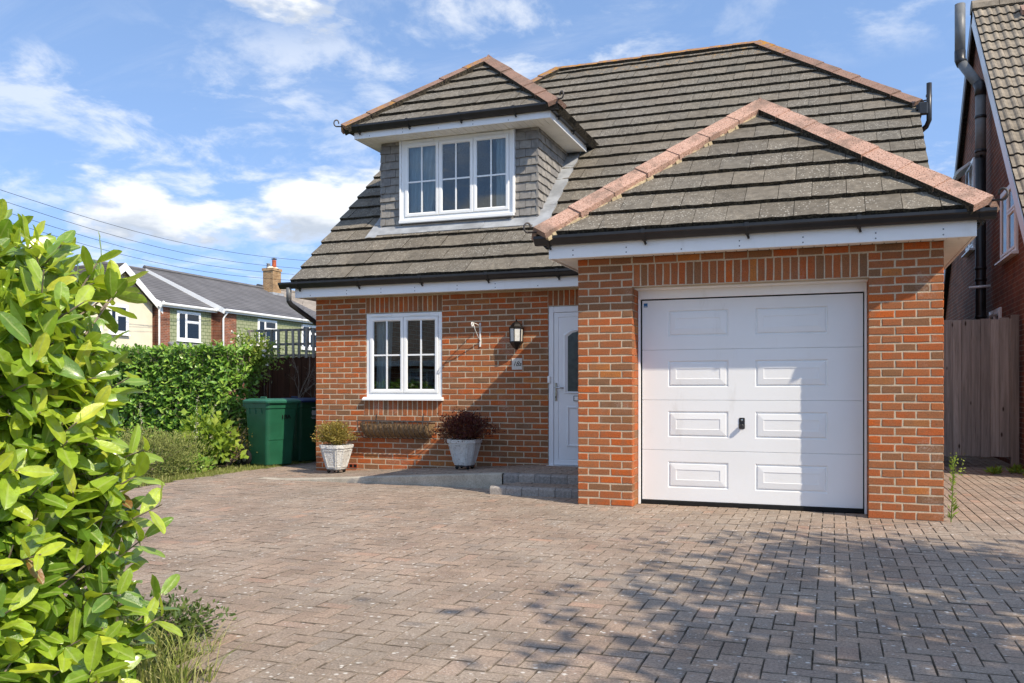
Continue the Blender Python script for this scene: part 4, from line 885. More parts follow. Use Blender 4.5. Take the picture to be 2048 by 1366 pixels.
def leaf_quad(m, p, d, s, w=.5, fold=.25):
    """small two-triangle-pair leaf from p along d"""
    d = d.normalized(); a = d.cross(Vector((RU(-1, 1), RU(-1, 1), RU(.2, 1)))); 
    if a.length < .05: a = d.cross(Vector((1, 0, 0)))
    a.normalize(); n = d.cross(a); m.add([p, p+d*s*.5+a*s*w*.5+n*s*fold*.3, p+d*s, p+d*s*.5-a*s*w*.5+n*s*fold*.3], [(0, 1, 2), (0, 2, 3)])
def rdir(up=0.):
    while True:
        v = Vector((RU(-1, 1), RU(-1, 1), RU(-1, 1)))
        if .05 < v.length < 1: v.normalize(); v.z += up; return v.normalized()
def bush(name, c, rx, ry, rz_, n, size, mat, label, cat='shrub', w=.5, stems=14, up=.35, group=None, base=None, lump=.35, stem_mat='twig', shell=.45, extra=None):
    """leafy mound; n small leaves spread through the volume, lumpy outline, visible stems"""
    c = Vector(c); base = Vector(base) if base else Vector((c.x, c.y, c.z-rz_)); o = empty(name, base, label, cat, group); m = MB(); st = MB(); tips = []
    for i in range(stems):
        d = rdir(.5); d.z = abs(d.z)*.9+.1; e = c+Vector((d.x*rx, d.y*ry, d.z*rz_*.85)); mid = base.lerp(e, .5)+Vector((RU(-.1, .1)*rx, RU(-.1, .1)*ry, .05*rz_)); st.tube([base+Vector((RU(-.1, .1)*rx, RU(-.1, .1)*ry, 0)), mid, e], max(.003, .012*rx), 5, .002)
    sd = RU(0, 50)
    for i in range(n):
        d = rdir(); r = (RU(shell, 1)); lm = 1+lump*noise.noise((d.x*2.2+sd, d.y*2.2, d.z*2.2))*1.4; p = c+Vector((d.x*rx, d.y*ry, d.z*rz_))*r*lm
        if p.z < base.z+.005: p.z = base.z+RU(.005, .06)
        m.cur = min(1, max(0, random.random()*.75+.25*(noise.noise((p.x*6, p.y*6, p.z*6))+.5))); leaf_quad(m, p, (d*.8+rdir(up)).normalized(), size*RU(.6, 1.3), w)
    st.build('stem', stem_mat, o); f = m.build('foliage', mat, o, fix=False, kind='stuff')
    if extra: extra(o)
    return o
# planters on wheeled caddies
def planter(x, y, z, label, H=.33):
    o = empty('plant_pot', (x, y, z), label, 'plant pot'); zb = z+.055
    def ring(w, zz, ch): 
        h = w/2; k = h*ch; return [(x+a, y+b_, zz) for a, b_ in ((-k, -h), (k, -h), (h, -k), (h, k), (k, h), (-k, h), (-h, k), (-h, -k))]
    ch = .62; m = MB(); rings = [ring(.225, zb, ch), ring(.23, zb+.012, ch), ring(.365, zb+H-.05, ch), ring(.388, zb+H-.045, ch), ring(.395, zb+H, ch), ring(.35, zb+H, ch), ring(.31, zb+H-.07, ch)]
    n = 8; m.add([p for q in rings for p in q], [(i*n+k, i*n+(k+1) % n, (i+1)*n+(k+1) % n, (i+1)*n+k) for i in range(len(rings)-1) for k in range(n)]+[tuple(range(n))[::-1], tuple((len(rings)-1)*n+k for k in range(n))]); m.build('pot_body', 'pot_white', o)
    for sd in range(8):                     # raised border round each moulded face
        r0, r1 = rings[1], rings[2]; A, Bq, Cq, D = (Vector(r0[sd]), Vector(r0[(sd+1) % 8]), Vector(r1[(sd+1) % 8]), Vector(r1[sd])); nn = (Bq-A).cross(D-A).normalized()
        nn = nn if nn.dot(Vector(((A.x+Bq.x)/2-x, (A.y+Bq.y)/2-y, 0))) > 0 else -nn
        f = lambda u, v: A.lerp(Bq, u).lerp(D.lerp(Cq, u), v); m = MB(); o1 = [f(.07, .05), f(.93, .05), f(.93, .93), f(.07, .93)]; i1 = [f(.13, .09), f(.87, .09), f(.87, .89), f(.13, .89)]
        m.add([p+nn*.0005 for p in o1]+[p+nn*.007 for p in o1]+[p+nn*.007 for p in i1]+[p+nn*.0005 for p in i1], [(r*4+t, r*4+(t+1) % 4, (r+1)*4+(t+1) % 4, (r+1)*4+t) for r in range(3) for t in range(4)]); m.build('moulded_panel', 'pot_white', o)
    MB().lathe([(0, 0), (.115, 0), (.13, .006), (.13, .016), (0, .016)], (x, y, z+.036), 20).build('caddy', 'iron', o)
    for a in (45, 135, 225, 315):
        q = MB(); q.lathe([(0, -.010), (.020, -.010), (.022, -.006), (.022, .006), (.020, .010), (0, .010)], (0, 0, 0), 12); w = q.build('castor', 'black_rubber', o, True, local=True); w.rotation_euler = (R(90), 0, R(a)); w.location = (.105*math.cos(R(a)), .105*math.sin(R(a)), .022)
        q = MB(); q.cbox(-.008, .008, -.014, .014, .016, .040, .002); w2 = q.build('castor_fork', 'iron', o, local=True); w2.location = (.105*math.cos(R(a)), .105*math.sin(R(a)), 0)
    MB().lathe([(0, 0), (.15, 0)], (x, y, zb+H-.05), 12).build('compost', 'soil', o)
planter(-3.95, 1.86, zp(-3.95)+.004, 'weathered white moulded planter on a wheeled caddy holding the golden shrub')
planter(-2.045, 1.86, zp(-2.045)+.004, 'weathered white moulded planter on a wheeled caddy holding the crimson shrub')
bush('golden_shrub', (-3.98, 1.86, .545), .25, .22, .15, 5200, .030, 'gold_leaf', 'yellow gold small leaved shrub growing in the white planter by the house corner', base=(-3.95, 1.86, .37), stems=14, lump=.55, shell=.38)
bush('crimson_shrub', (-2.04, 1.86, .665), .36, .30, .20, 6800, .030, 'crimson_leaf', 'dark crimson small leaved shrub growing in the white planter beside the trough', base=(-2.045, 1.86, .45), stems=14, lump=.55, shell=.38)
# ------------------------------------------------------------------ bins
def wheelie_bin(x, y, z, rz, label, body='bin_green', lid='bin_lid', txt=None, emblem=False):
    """front faces local +X; origin at the base centre"""
    o = empty('wheelie_bin', (x, y, z), label, 'wheelie bin', 'wheelie bins by the fence', rz)
    o.scale = (1.2, 1.2, 1.); H = .95; m = MB()
    def ring(d0, d1, w, zz, r=.05):
        pts = []
        for cx_, cy_, a0 in ((d1-r, w/2-r, 0), (d0+r, w/2-r, 90), (d0+r, -w/2+r, 180), (d1-r, -w/2+r, 270)):
            for k in range(5): a = R(a0+k*22.5); pts.append((cx_+r*math.cos(a), cy_+r*math.sin(a), zz))
        return pts
    rings = [ring(-.20, .17, .37, .015, .03), ring(-.215, .185, .39, .03, .045), ring(-.235, .225, .435, .55), ring(-.25, .255, .465, H-.08), ring(-.255, .268, .478, H-.075, .05), ring(-.255, .270, .48, H, .05), ring(-.24, .25, .455, H, .045), ring(-.22, .22, .40, .4, .04)]
    n = 20; m.add([p for q in rings for p in q], [(i*n+k, i*n+(k+1) % n, (i+1)*n+(k+1) % n, (i+1)*n+k) for i in range(len(rings)-1) for k in range(n)]+[tuple(range(n))[::-1], tuple((len(rings)-1)*n+k for k in range(n))]); m.build('bin_body', body, o, local=True)
    for sd in (-1, 1):
        for k in range(3): q = MB().cbox(-.14+k*.13, -.128+k*.13, sd*.232-.008, sd*.232+.008, H-.16, H-.075, .003).build('rib', body, o, local=True)
    m = MB(); rl = [ring(-.285, .30, .515, H+.002, .05), ring(-.285, .305, .52, H+.028, .05), ring(-.27, .285, .49, H+.050, .05), ring(-.20, .22, .40, H+.068, .05)]
    m.add([p for q in rl for p in q], [(i*n+k, i*n+(k+1) % n, (i+1)*n+(k+1) % n, (i+1)*n+k) for i in range(3) for k in range(n)]+[tuple(range(n))[::-1], tuple(3*n+k for k in range(n))]); ld = m.build('lid', lid, o, local=True)
    MB().tube([(-.05, -.12, H+.060), (-.05, -.12, H+.085), (.06, -.12, H+.085), (.06, -.12, H+.060)], .010, 6).build('lid_grip', lid, ld, local=True)
    MB().tube([(-.31, -.21, H-.03), (-.31, .21, H-.03)], .014, 8).build('handle_bar', body, o, True, local=True)
    for sd in (-1, 1): MB().cbox(-.32, -.24, sd*.20-.012, sd*.20+.012, H-.06, H-.005, .004).build('handle_bracket', body, o, local=True)
    for sd in (-1, 1):
        q = MB().lathe([(0, -.028), (.05, -.028), (.092, -.026), (.10, -.018), (.10, .018), (.092, .026), (.05, .028), (0, .028)], (0, 0, 0), 20); w = q.build('wheel', 'black_rubber', o, True, local=True); w.rotation_euler = (R(90), 0, 0); w.scale = (1, 1.2, 1); w.location = (-.225, sd*.225, .118)
        q = MB().lathe([(0, -.031), (.045, -.031), (.055, -.026), (.055, .026), (.045, .031), (0, .031)], (0, 0, 0), 16).build('hub', 'grey_plastic', w, True, local=True)
    MB().tube([(-.225, -.22, .118), (-.225, .22, .118)], .012, 8).build('axle', 'iron', o, local=True)
    SIDE = Matrix.Translation((.262, .0, .0)) @ Matrix.Rotation(R(90), 4, 'Z') @ Matrix.Rotation(R(90), 4, 'X')
    if txt: text_mesh(txt, .085, 'ink', 'bin_number', o, Matrix.Translation((.2555, .04, .74)) @ Matrix.Rotation(R(90), 4, 'Z') @ Matrix.Rotation(R(84), 4, 'X'), 0, .002)
    if emblem:
        e = empty('e', (0, 0, 0)); bpy.data.objects.remove(e); m = MB(); yx = .2575
        m.prism([(yx, -.035, .745), (yx, .035, .745), (yx, .042, .79), (yx, .030, .83), (yx, 0, .815), (yx, -.030, .83), (yx, -.042, .79)], (.003, 0, 0)); m.box(yx+.006, yx+.010, -.045, .045, .860, .872); m.box(yx-.004, yx+.001, -.05, .05, .708, .718); m.box(yx-.004, yx+.001, -.035, .035, .688, .696)
        MB.build(m, 'emblem', 'pale_ink', o, local=True)
    return o
wheelie_bin(-5.62, 2.72, .005, R(-20), 'bright green wheelie bin numbered 18A in the sun', txt='18A')
wheelie_bin(-5.62, 3.52, .005, R(-17), 'dark green wheelie bin with a blue lid and pale emblem in the shade', 'bin_dark', 'bin_blue_lid', emblem=True)

# ------------------------------------------------------------------ fences, gate, trellis
def planks(parent, name, x0, x1, y, z0, z1, w, mat, th=.018, ztop=.01, gap=.004):
    x = x0
    while x < x1-.02:
        ww = min(w*RU(.9, 1.1), x1-x); m = MB(); m.cur = random.random(); d = RU(-.004, .004); m.cbox(x+gap/2, x+ww-gap/2, y+d, y+d+th, z0+RU(-.01, .01), z1+RU(-ztop, ztop), .003); m.build(name, mat, parent); x += ww
F = empty('timber_fence', (-5.9, 4.30, 0), 'dark brown close board fence with a trellis top behind the bins', 'fence')
planks(F, 'plank', -7.3, -4.55, 4.30, .03, 1.72, .115, 'brown_fence')
for x in (-7.2, -5.9, -4.65): MB().cbox(x-.045, x+.045, 4.325, 4.415, -.04, 1.78, .006).build('post', 'brown_fence', F)
for z in (.3, 1.45): MB().cbox(-7.3, -4.55, 4.322, 4.36, z, z+.08, .005).build('rail', 'brown_fence', F)
TRL = empty('trellis', (-5.9, 4.28, 1.72), 'weathered grey wooden trellis with leaning slats on top of the fence', 'trellis')
for z in (1.745, 1.94, 2.185): MB().cbox(-7.25, -4.56, 4.290, 4.308, z-.02, z+.02, .003).build('rail', 'grey_trellis', TRL)
x = -7.2
while x < -4.6:
    t = RU(-.015, .015)
    if -5.75 < x < -5.2: t = RU(-.12, -.03)
    m = MB(); m.cur = random.random(); w = RU(.042, .056); m.prism([(x-w/2+t*-1, 4.272, 1.70), (x+w/2-t, 4.272, 1.70), (x+w/2+t, 4.272, 2.20), (x-w/2+t, 4.272, 2.20)], (0, .016, 0)); m.build('slat', 'grey_trellis', TRL); x += RU(.12, .17)
for x in (-5.33, -5.29): 
    m = MB(); m.prism([(x, 4.255, 1.70), (x+.035, 4.255, 1.70), (x+.065, 4.255, 2.20), (x+.03, 4.255, 2.20)], (0, .014, 0)); m.build('slat', 'grey_trellis', TRL)
G = empty('side_gate', (4.2, 5.95, 0), 'weathered dark timber boarded gate closing the passage beside the garage', 'gate')
planks(G, 'plank', 3.36, 4.90, 5.95, .17, 2.20, .125, 'weathered_wood', .02, .012, .002)
for z in (.4, 1.2, 2.0): MB().cbox(3.36, 4.90, 5.971, 6.01, z, z+.09, .005).build('rail', 'weathered_wood', G)
MB().cbox(4.86, 4.965, 5.935, 6.04, -.03, 2.25, .006).build('gate_post', 'weathered_wood', G)

# ------------------------------------------------------------------ laurel hedges
def laurel_leaf(m, p, d, nrm, L, Wd, curl, fold, rnd):
    """broad glossy leaf: base p, direction d, upper face nrm"""
    d = d.normalized(); a = d.cross(nrm)
    if a.length < .05: a = d.cross(Vector((.3, .5, .8)))
    a.normalize(); n = a.cross(d).normalized(); m.cur = rnd
    ts = (0, .08, .28, .55, .80, .94, 1.0); ws = (.05, .36, .80, 1., .80, .42, .03); vs = []; tw = RU(-.25, .25)
    for t, w in zip(ts, ws):
        c = p+d*(L*t)+n*(-curl*L*t*t)+n*(.015*L*math.sin(9*t)); hw = Wd*.5*w; aa = a*math.cos(tw*t)+n*math.sin(tw*t); nn = n*math.cos(tw*t)-a*math.sin(tw*t); wav = .06*hw*math.sin(14*t)
        vs += [c-aa*hw+nn*(fold*hw+wav), c, c+aa*hw+nn*(fold*hw-wav)]
    fs = []
    for i in range(6): fs += [(i*3, i*3+1, i*3+4, i*3+3), (i*3+1, i*3+2, i*3+5, i*3+4)]
    m.add(vs, fs); m.yel[-21:] = [0., 1., 0.]*7
def shoot(outl, stems, p, d, parent, nl, L, young):
    """a leafy shoot: spiral of leaves round a stem from p along d; outl gets (MB, parent) per leaf"""
    d = d.normalized(); sl_ = L*RU(.9, 1.6); side = d.cross(Vector((0, 0, 1))); side = side if side.length > .1 else Vector((1, 0, 0)); side.normalize(); up = side.cross(d)
    e = p+d*sl_; stems.tube([p-d*.10, p+d*sl_*.5, e], .004, 5, .0025)
    ph = RU(0, 6.28)
    for i in range(nl):
        t = (i+.6)/nl; a = ph+i*2.4; rad = side*math.cos(a)+up*math.sin(a); op = .95-.55*t*RU(.7, 1.2); ld = (d*(1-op)+rad*op+Vector((0, 0, .12))).normalized(); q = p+d*sl_*t
        m = MB(); Lf = L*RU(.75, 1.12)*(.72+.28*math.sin(math.pi*min(1, .25+t*.7))); nrm = (d*1.1-rad*.2+Vector((0, 0, .55))+rdir()*.25)
        laurel_leaf(m, q, ld, nrm, Lf, Lf*RU(.37, .46), RU(.0, .32), RU(.10, .40), 0. if random.random() < .008 else min(1., max(.03, (.29+.5*t if young else .08+.42*random.random())+RU(-.15, .2)))); outl.append((m, parent))
NH = empty('laurel_hedge', (-1.0, -6.2, 0), 'large glossy yellow green laurel hedge beside the driveway entrance', 'hedge')
leaves = []; st = MB(); rs = random.getstate(); random.seed(21)
def hedge_r(z): return .92+.08*math.sin(z*5)
# sample the hedge's skin: end face (+X), front (-Y), back (+Y) and top
HX, HY0, HY1, HZ = -.20, -6.85, -5.85, 1.67
def put(p, n, k=1):
    q = p+n*RU(-.16, .03)+n*.10*noise.noise((p.x*2.1, p.y*2.1, p.z*2.1)); dd = n*.75+Vector((0, 0, .55))+rdir()*.55
    shoot(leaves, st, q, dd, NH, random.choice((5, 6, 7, 8)), RU(.122, .168), random.random() < .66)
for i in range(560):   # end face
    z = RU(.02, HZ); y = RU(HY0, HY1); rn = max(0, (z-1.25)/.4)**2*.22+.15*max(0, z-.45); put(Vector((HX-.05-rn+.10*math.sin(y*4)-.10*((y-HY1)/(HY1-HY0))**2, y, z)), Vector((.93, -.1+RU(-.3, .3), .1)).normalized())
for i in range(430):   # front face
    z = RU(.02, HZ); x = RU(-1.1, HX); put(Vector((x, HY0-.02, z)), Vector((RU(-.3, .3), -.95, .1)).normalized())
for i in range(260):   # top
    x = RU(-1.5, HX-.26); y = RU(HY0, HY1); put(Vector((x, y, HZ-.05+.05*math.sin(x*5+y*3))), Vector((RU(-.2, .3), RU(-.3, .3), 1)).normalized())
for i in range(70):    # back
    z = RU(.05, HZ); x = RU(-1.5, HX); put(Vector((x, HY1+.02, z)), Vector((RU(-.2, .3), .95, .15)).normalized())
for i in range(60):    # inner fill
    put(Vector((RU(-.9, -.2), RU(HY0+.1, HY1-.1), RU(.1, 1.5))), rdir(.3))
pieces(leaves, 300, 'leaf', 'leaves', ['laurel_leaf'], smooth=True); st.build('stems', 'twig', NH, kind='stuff')
tr_ = MB()
for i in range(9): x, y = RU(-1.2, -.15), RU(-6.6, -6.0); tr_.tube([(x, y, -.03), (x+RU(-.08, .08), y+RU(-.08, .08), .7), (x+RU(-.2, .2), y+RU(-.2, .2), 1.4)], .022, 6, .008)
tr_.build('trunks', 'bark', NH, kind='stuff')
# low dense core so the hedge is not see-through
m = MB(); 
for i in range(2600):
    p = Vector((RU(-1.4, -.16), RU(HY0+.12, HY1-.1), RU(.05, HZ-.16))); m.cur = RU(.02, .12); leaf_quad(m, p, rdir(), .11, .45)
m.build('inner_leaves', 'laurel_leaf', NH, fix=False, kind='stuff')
FH = empty('clipped_hedge', (-8.0, 3.3, 0), 'clipped dark green laurel hedge behind the planting bed', 'hedge')
leaves = []; st = MB()
for i in range(2100):
    x = RU(-10.6, -6.55); r = random.random()
    if r < .72: z = RU(.05, 1.80); p = Vector((x, 2.85+.06*noise.noise((x*2, 0, z*2))+.12*max(0, z-1.5), z)); n = Vector((RU(-.2, .4), -.9, .25))
    elif r < .93: p = Vector((x, RU(2.85, 3.7), 1.80+.04*noise.noise((x*2, 1, 2)))); n = Vector((RU(-.3, .3), -.2, 1))
    else: p = Vector((-6.53, RU(2.95, 3.7), RU(.05, 1.8))); n = Vector((.9, -.2, .2))
    shoot(leaves, st, p-n.normalized()*.10, n.normalized()*.6+Vector((0, 0, .5))+rdir()*.5, FH, random.choice((4, 5, 6)), RU(.09, .125), random.random() < .5)
pieces(leaves, 300, 'leaf', 'leaves', ['hedge_leaf'], smooth=True); st.build('stems', 'twig', FH, kind='stuff')
m = MB()
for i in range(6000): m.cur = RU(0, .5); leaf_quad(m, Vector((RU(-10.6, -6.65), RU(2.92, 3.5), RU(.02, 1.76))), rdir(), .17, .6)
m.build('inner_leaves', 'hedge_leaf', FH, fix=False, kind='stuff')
random.setstate(rs)

# ------------------------------------------------------------------ planting bed
bush('santolina_mound', (-6.35, 1.02, .26), .78, .62, .36, 9000, .042, 'sage_leaf', 'grey green feathery low shrub mound at the edge of the driveway', base=(-6.35, 1.02, -.02), w=.34, stems=12, up=.8, lump=.30)
bush('lime_shrub', (-6.45, 2.25, .42), .50, .36, .40, 800, .115, 'lime_leaf', 'lime yellow broad leaved shrub beside the green bin', base=(-6.45, 2.25, -.02), w=.7, stems=14, up=.2, lump=.4)
bush('low_green_plant', (-6.10, 1.62, .09), .26, .24, .12, 120, .10, 'hedge_leaf', 'low broad leaved green plant between the feathery mound and the lime shrub', base=(-6.15, 1.75, -.02), w=.6, stems=5, up=.4)
bush('twiggy_bush', (-6.05, 2.62, .34), .34, .30, .30, 700, .034, 'gold_leaf', 'sparse twiggy bush with tiny ochre leaves leaning toward the green bin', base=(-6.35, 2.6, -.02), stems=26, w=.4)
bush('ivy_patch', (-6.6, 1.3, .10), .5, .4, .14, 260, .09, 'hedge_leaf', 'dark ivy patch under the feathery mound', base=(-6.6, 1.3, -.02), w=.7, stems=5)
for x, y, h, lean, lab in ((-6.12, 1.62, 1.12, .05, 'tall pale dried flower spike rising in front of the hedge'), (-6.42, 2.30, .98, .09, 'thin brown dried flower stalk above the lime shrub'), (-7.35, 1.9, 1.0, -.03, 'slim pale flower spike beside the feathery mound')):
    o = empty('flower_spike', (x, y, -.03), lab, 'flower'); pts = [(x+lean*t*t, y, -.03+h*t) for t in (0, .3, .6, .85, 1)]; MB().tube(pts, .006, 5, .003).build('stalk', 'sage_leaf', o); m = MB()
    for i in range(90): t = RU(.42, 1); p = Vector((x+lean*t*t+RU(-.018, .018), y+RU(-.018, .018), -.03+h*t)); leaf_quad(m, p, rdir(.3), RU(.012, .03)*(1.3-t*.6), .7)
    m.build('florets', 'pale_flower', o, fix=False)
bush('foot_shrub', (-.50, -5.22, .07), .25, .22, .11, 1300, .034, 'dark_leaf', 'dark small leaved shrub sprawling onto the paving at the foot of the laurel hedge', base=(-.6, -5.15, -.02), stems=14, w=.45, up=.2, lump=.5)
def tuft(m, x, y, z, n, h, spread):
    for i in range(n):
        a = RU(0, 6.28); d = Vector((math.cos(a), math.sin(a), 0)); L_ = h*RU(.5, 1.2); w = RU(.0018, .0035); s_ = Vector((-d.y, d.x, 0))*w; p = Vector((x+RU(-.03, .03), y+RU(-.03, .03), z)); k = RU(.1, 1)*spread
        m.cur = random.random(); q1 = p+d*k*L_*.35+Vector((0, 0, L_*.6)); q2 = p+d*k*L_*.95+Vector((0, 0, L_*.85)); m.add([p-s_, p+s_, q1+s_*.8, q1-s_*.8, q2], [(0, 1, 2, 3), (3, 2, 4)])
m = MB()
for i in range(1500):      # verge between the bed and the paving
    y = RU(.6, 3.7); ex = -5.42; x = ex-abs(random.gauss(0, .30))-.0+RU(-.02, .04)
    tuft(m, x, y, -.03, 7, RU(.03, .085), .8)
for i in range(500): tuft(m, RU(-7.2, -5.45), RU(-.4, 1.0), -.03, 6, RU(.03, .10), .8)
v = m.build('grass', 'grass_blade', None, fix=False, kind='stuff'); v['label'] = 'short dry grass verge along the driveway edge'; v['category'] = 'grass'
for x, y, n, h, lab in ((-.03, -5.74, 170, .22, 'large tuft of pale arching grass under the laurel hedge'), (-.28, -5.42, 140, .18, 'smaller tuft of grass between the hedge and the sprawling dark shrub')):
    o = empty('grass_tuft', (x, y, -.03), lab, 'grass'); m = MB()
    for i in range(10): tuft(m, x+RU(-.13, .13), y+RU(-.10, .10), -.03, n//10, h, 1.5)
    m.build('blades', 'grass_blade', o, fix=False, kind='stuff')
# weed against the garage corner
o = empty('corner_weed', (3.40, .03, -.01), 'tall thin green weed growing against the garage brick corner', 'weed'); MB().tube([(3.385, .0, -.01), (3.40, .02, .25), (3.405, .01, .50), (3.43, .03, .58)], .005, 5, .003).build('stem', 'lime_leaf', o); m = MB()
for i in range(90): t = RU(.02, .6); p = Vector((3.39+.02*t+RU(-.012, .012), .01, t*.95)); m.cur = random.random()*.6; leaf_quad(m, p, Vector((RU(-.6, 1), RU(-1, .6), RU(.3, 1))), RU(.05, .08)*(1.1-t), .22)
for i in range(60): p = Vector((3.43+RU(-.05, .08), .02+RU(-.05, .05), .40+RU(0, .20))); m.cur = .9; leaf_quad(m, p, rdir(.5), .016, .7)
for i in range(8): a = Vector((3.405, .01, .42+i*.015)); e = a+Vector((RU(-.05, .09), RU(-.05, .05), RU(.06, .14))); s_ = Vector((.0012, .001, 0)); m.add([a-s_, a+s_, e], [(0, 1, 2)])
m.build('leaves', 'lime_leaf', o, fix=False)
for x, y, lab in ((4.50, 4.95, 'leafy green weed clump by the foot of the gate'), (4.86, 4.60, 'larger green weed clump by the neighbouring wall'), (4.78, 5.2, 'small weed beside the gate post')):
    o = empty('weed_clump', (x, y, -.01), lab, 'weed'); m = MB()
    for i in range(46): m.cur = random.random()*.7; leaf_quad(m, Vector((x+RU(-.05, .05), y+RU(-.05, .05), RU(0, .03))), Vector((RU(-1, 1), RU(-1, 1), RU(.3, 1.6))), RU(.06, .15), .35)
    m.build('leaves', 'lime_leaf', o, fix=False)
# bare shrub trained on the fence
random.seed(5)
o = empty('bare_shrub', (-6.35, 4.12, 0), 'bare grey branching shrub spread over the brown fence', 'shrub'); m = MB(); tw_ = MB()
def grow(p, d, L, r, lev):
    pts = [p]; q = p.copy()
    for i in range(4): d = (d+Vector((RU(-.25, .25), RU(-.05, .05), RU(-.18, .18)))).normalized(); q = q+d*L/4; q.y = min(4.23, max(3.95, q.y)); pts.append(q.copy())
    (m if lev < 2 else tw_).tube(pts, r, 5, r*.5)
    if lev < 4:
        for k in range(3 if lev < 3 else 2): i = random.choice((1, 2, 3, 4)); grow(pts[i], (d+Vector((RU(-.9, .9), RU(-.2, .2), RU(-.5, .7)))).normalized(), L*RU(.45, .75), r*.55, lev+1)
for dd in ((.9, 0, .45), (.75, 0, .65), (.5, 0, .9), (.95, 0, .2)): grow(Vector((-6.35, 4.15, .55)), Vector(dd), RU(.7, 1.1), .013, 0)
m.tube([(-6.35, 4.15, -.03), (-6.36, 4.15, .55)], .02, 6); m.build('branch', 'twig', o); tw_.build('twigs', 'twig', o)
def roses(o):
    for i in range(14):
        p = Vector((-6.55+RU(-.4, .4), 3.55+RU(-.25, -.1), 1.80+RU(-.25, .3))); q = MB()
        for k in range(9): leaf_quad(q, p, rdir(), .035, .9)
        q.build('flower', 'white_petal', o, fix=False)
bush('climbing_rose', (-6.60, 3.62, 1.72), .46, .26, .40, 2200, .055, 'rose_leaf', 'pale green climbing rose with white blooms over the trellis', base=(-6.6, 3.9, -.02), stems=12, w=.6, extra=roses, shell=.2, lump=.6)
def trumpets(o):
    for x, z in ((-5.28, 2.55), (-5.18, 2.58), (-5.05, 2.26), (-4.95, 2.28), (-5.40, 2.03), (-5.22, 2.56), (-5.0, 2.27)):
        q = MB()
        for k in range(16): leaf_quad(q, Vector((x+RU(-.04, .04), 4.5+RU(-.05, .05), z+RU(-.02, .02))), rdir(), .055, .8)
        q.build('flower', 'orange_petal', o, fix=False)
bush('trumpet_vine', (-4.85, 4.55, 2.22), .45, .15, .34, 260, .055, 'rose_leaf', 'sparse trumpet vine with orange flowers behind the trellis', base=(-4.8, 4.6, -.02), stems=14, w=.45, extra=trumpets, shell=.1, lump=.6)
random.seed(11)
# ------------------------------------------------------------------ neighbouring house on the right
NX = 5.0
nb = empty('neighbour_house', (9.0, 9.5, 0), 'steep roofed brick house with a tall black soil pipe beyond the side gate', 'house')
PIT = R(45.8); CP, SP, TP = math.cos(PIT), math.sin(PIT), math.tan(PIT); RY, RZ = 9.97, 8.38; ZV = lambda y: RZ-abs(y-RY)*TP
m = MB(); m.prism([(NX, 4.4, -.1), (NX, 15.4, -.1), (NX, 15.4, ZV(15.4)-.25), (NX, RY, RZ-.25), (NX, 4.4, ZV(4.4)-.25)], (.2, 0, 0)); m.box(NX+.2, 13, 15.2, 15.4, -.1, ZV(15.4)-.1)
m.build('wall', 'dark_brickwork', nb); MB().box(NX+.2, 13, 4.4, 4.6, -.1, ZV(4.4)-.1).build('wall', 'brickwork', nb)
ye = 4.0
nroof = slab('roof', [([(NX-.10, ye, ZV(ye)), (13, ye, ZV(ye)), (13, RY, RZ), (NX-.10, RY, RZ)], (0, -SP, CP)), ([(13, 16.2, ZV(16.2)), (NX-.10, 16.2, ZV(16.2)), (NX-.10, RY, RZ), (13, RY, RZ)], (0, SP, CP))], .10, 'tile_edge', nb)
NT = []; O_ = Vector((NX-.10, ye, ZV(ye))); V_ = Vector((0, CP, SP)); N_ = Vector((0, -SP, CP)); gl_, tw = .335, .30
for j in range(int((RY-ye)/CP/gl_)+1):
    for k in range(10):
        x0 = k*tw; m = MB(); m.cur = random.random(); v0, v1 = j*gl_, min((j+1)*gl_+.02, (RY-ye)/CP)
        # double roman: two flats with rolls
        pr = [(0, .0), (.05, .0), (.075, .018), (.10, .026), (.125, .018), (.15, .0), (.20, .0), (.225, .018), (.25, .026), (.275, .018), (.297, .0)]
        P0 = [O_+Vector((x0+a, 0, 0))+V_*v0+N_*(.030+h+.016) for a, h in pr]; P1 = [O_+Vector((x0+a, 0, 0))+V_*v1+N_*(.004+h+.010) for a, h in pr]; Bq = [O_+Vector((x0+a, 0, 0))+V_*v0 for a, h in pr]; n = len(pr)
        m.add(P0+P1+Bq, [(i, i+1, n+i+1, n+i) for i in range(n-1)]+[(2*n+i, 2*n+i+1, i+1, i) for i in range(n-1)]+[(0, n, 2*n), (n-1, 3*n-1, 2*n-1)], [0]*(n-1)+[1]*(n-1)+[1, 1]); NT.append((m, nroof))
pieces(NT, 300, 'roof_tile', 'roof_tiles', ['pantile', 'tile_edge'])
for k in range(7):
    m = MB(); m.cur = random.random(); pr = [(-.17, -.13), (-.15, -.03), (-.09, .045), (0, .075), (.09, .045), (.15, -.03), (.17, -.13)]; a, c = NX-.12+k*.45, NX-.12+(k+1)*.45-.008
    m.prism([(a, RY+y, RZ+z+.05) for y, z in pr], (c-a, 0, 0)); m.build('ridge_tile', 'pantile', nroof)
for sgn, yend in ((-1, ye), (1, 16.2)):      # barge boards
    m = MB(); yv = Vector((0, sgn*CP, -SP)); nn = Vector((0, sgn*SP, CP)); A = Vector((NX-.115, RY, RZ)); Lb = abs(yend-RY)/CP
    m.prism([A-nn*.02, A+yv*Lb-nn*.02, A+yv*Lb-nn*.20, A-nn*.20+Vector((0, 0, -.06))], (.025, 0, 0)); m.build('barge_board', 'white_plastic' if sgn < 0 else 'grey_plastic', nb)
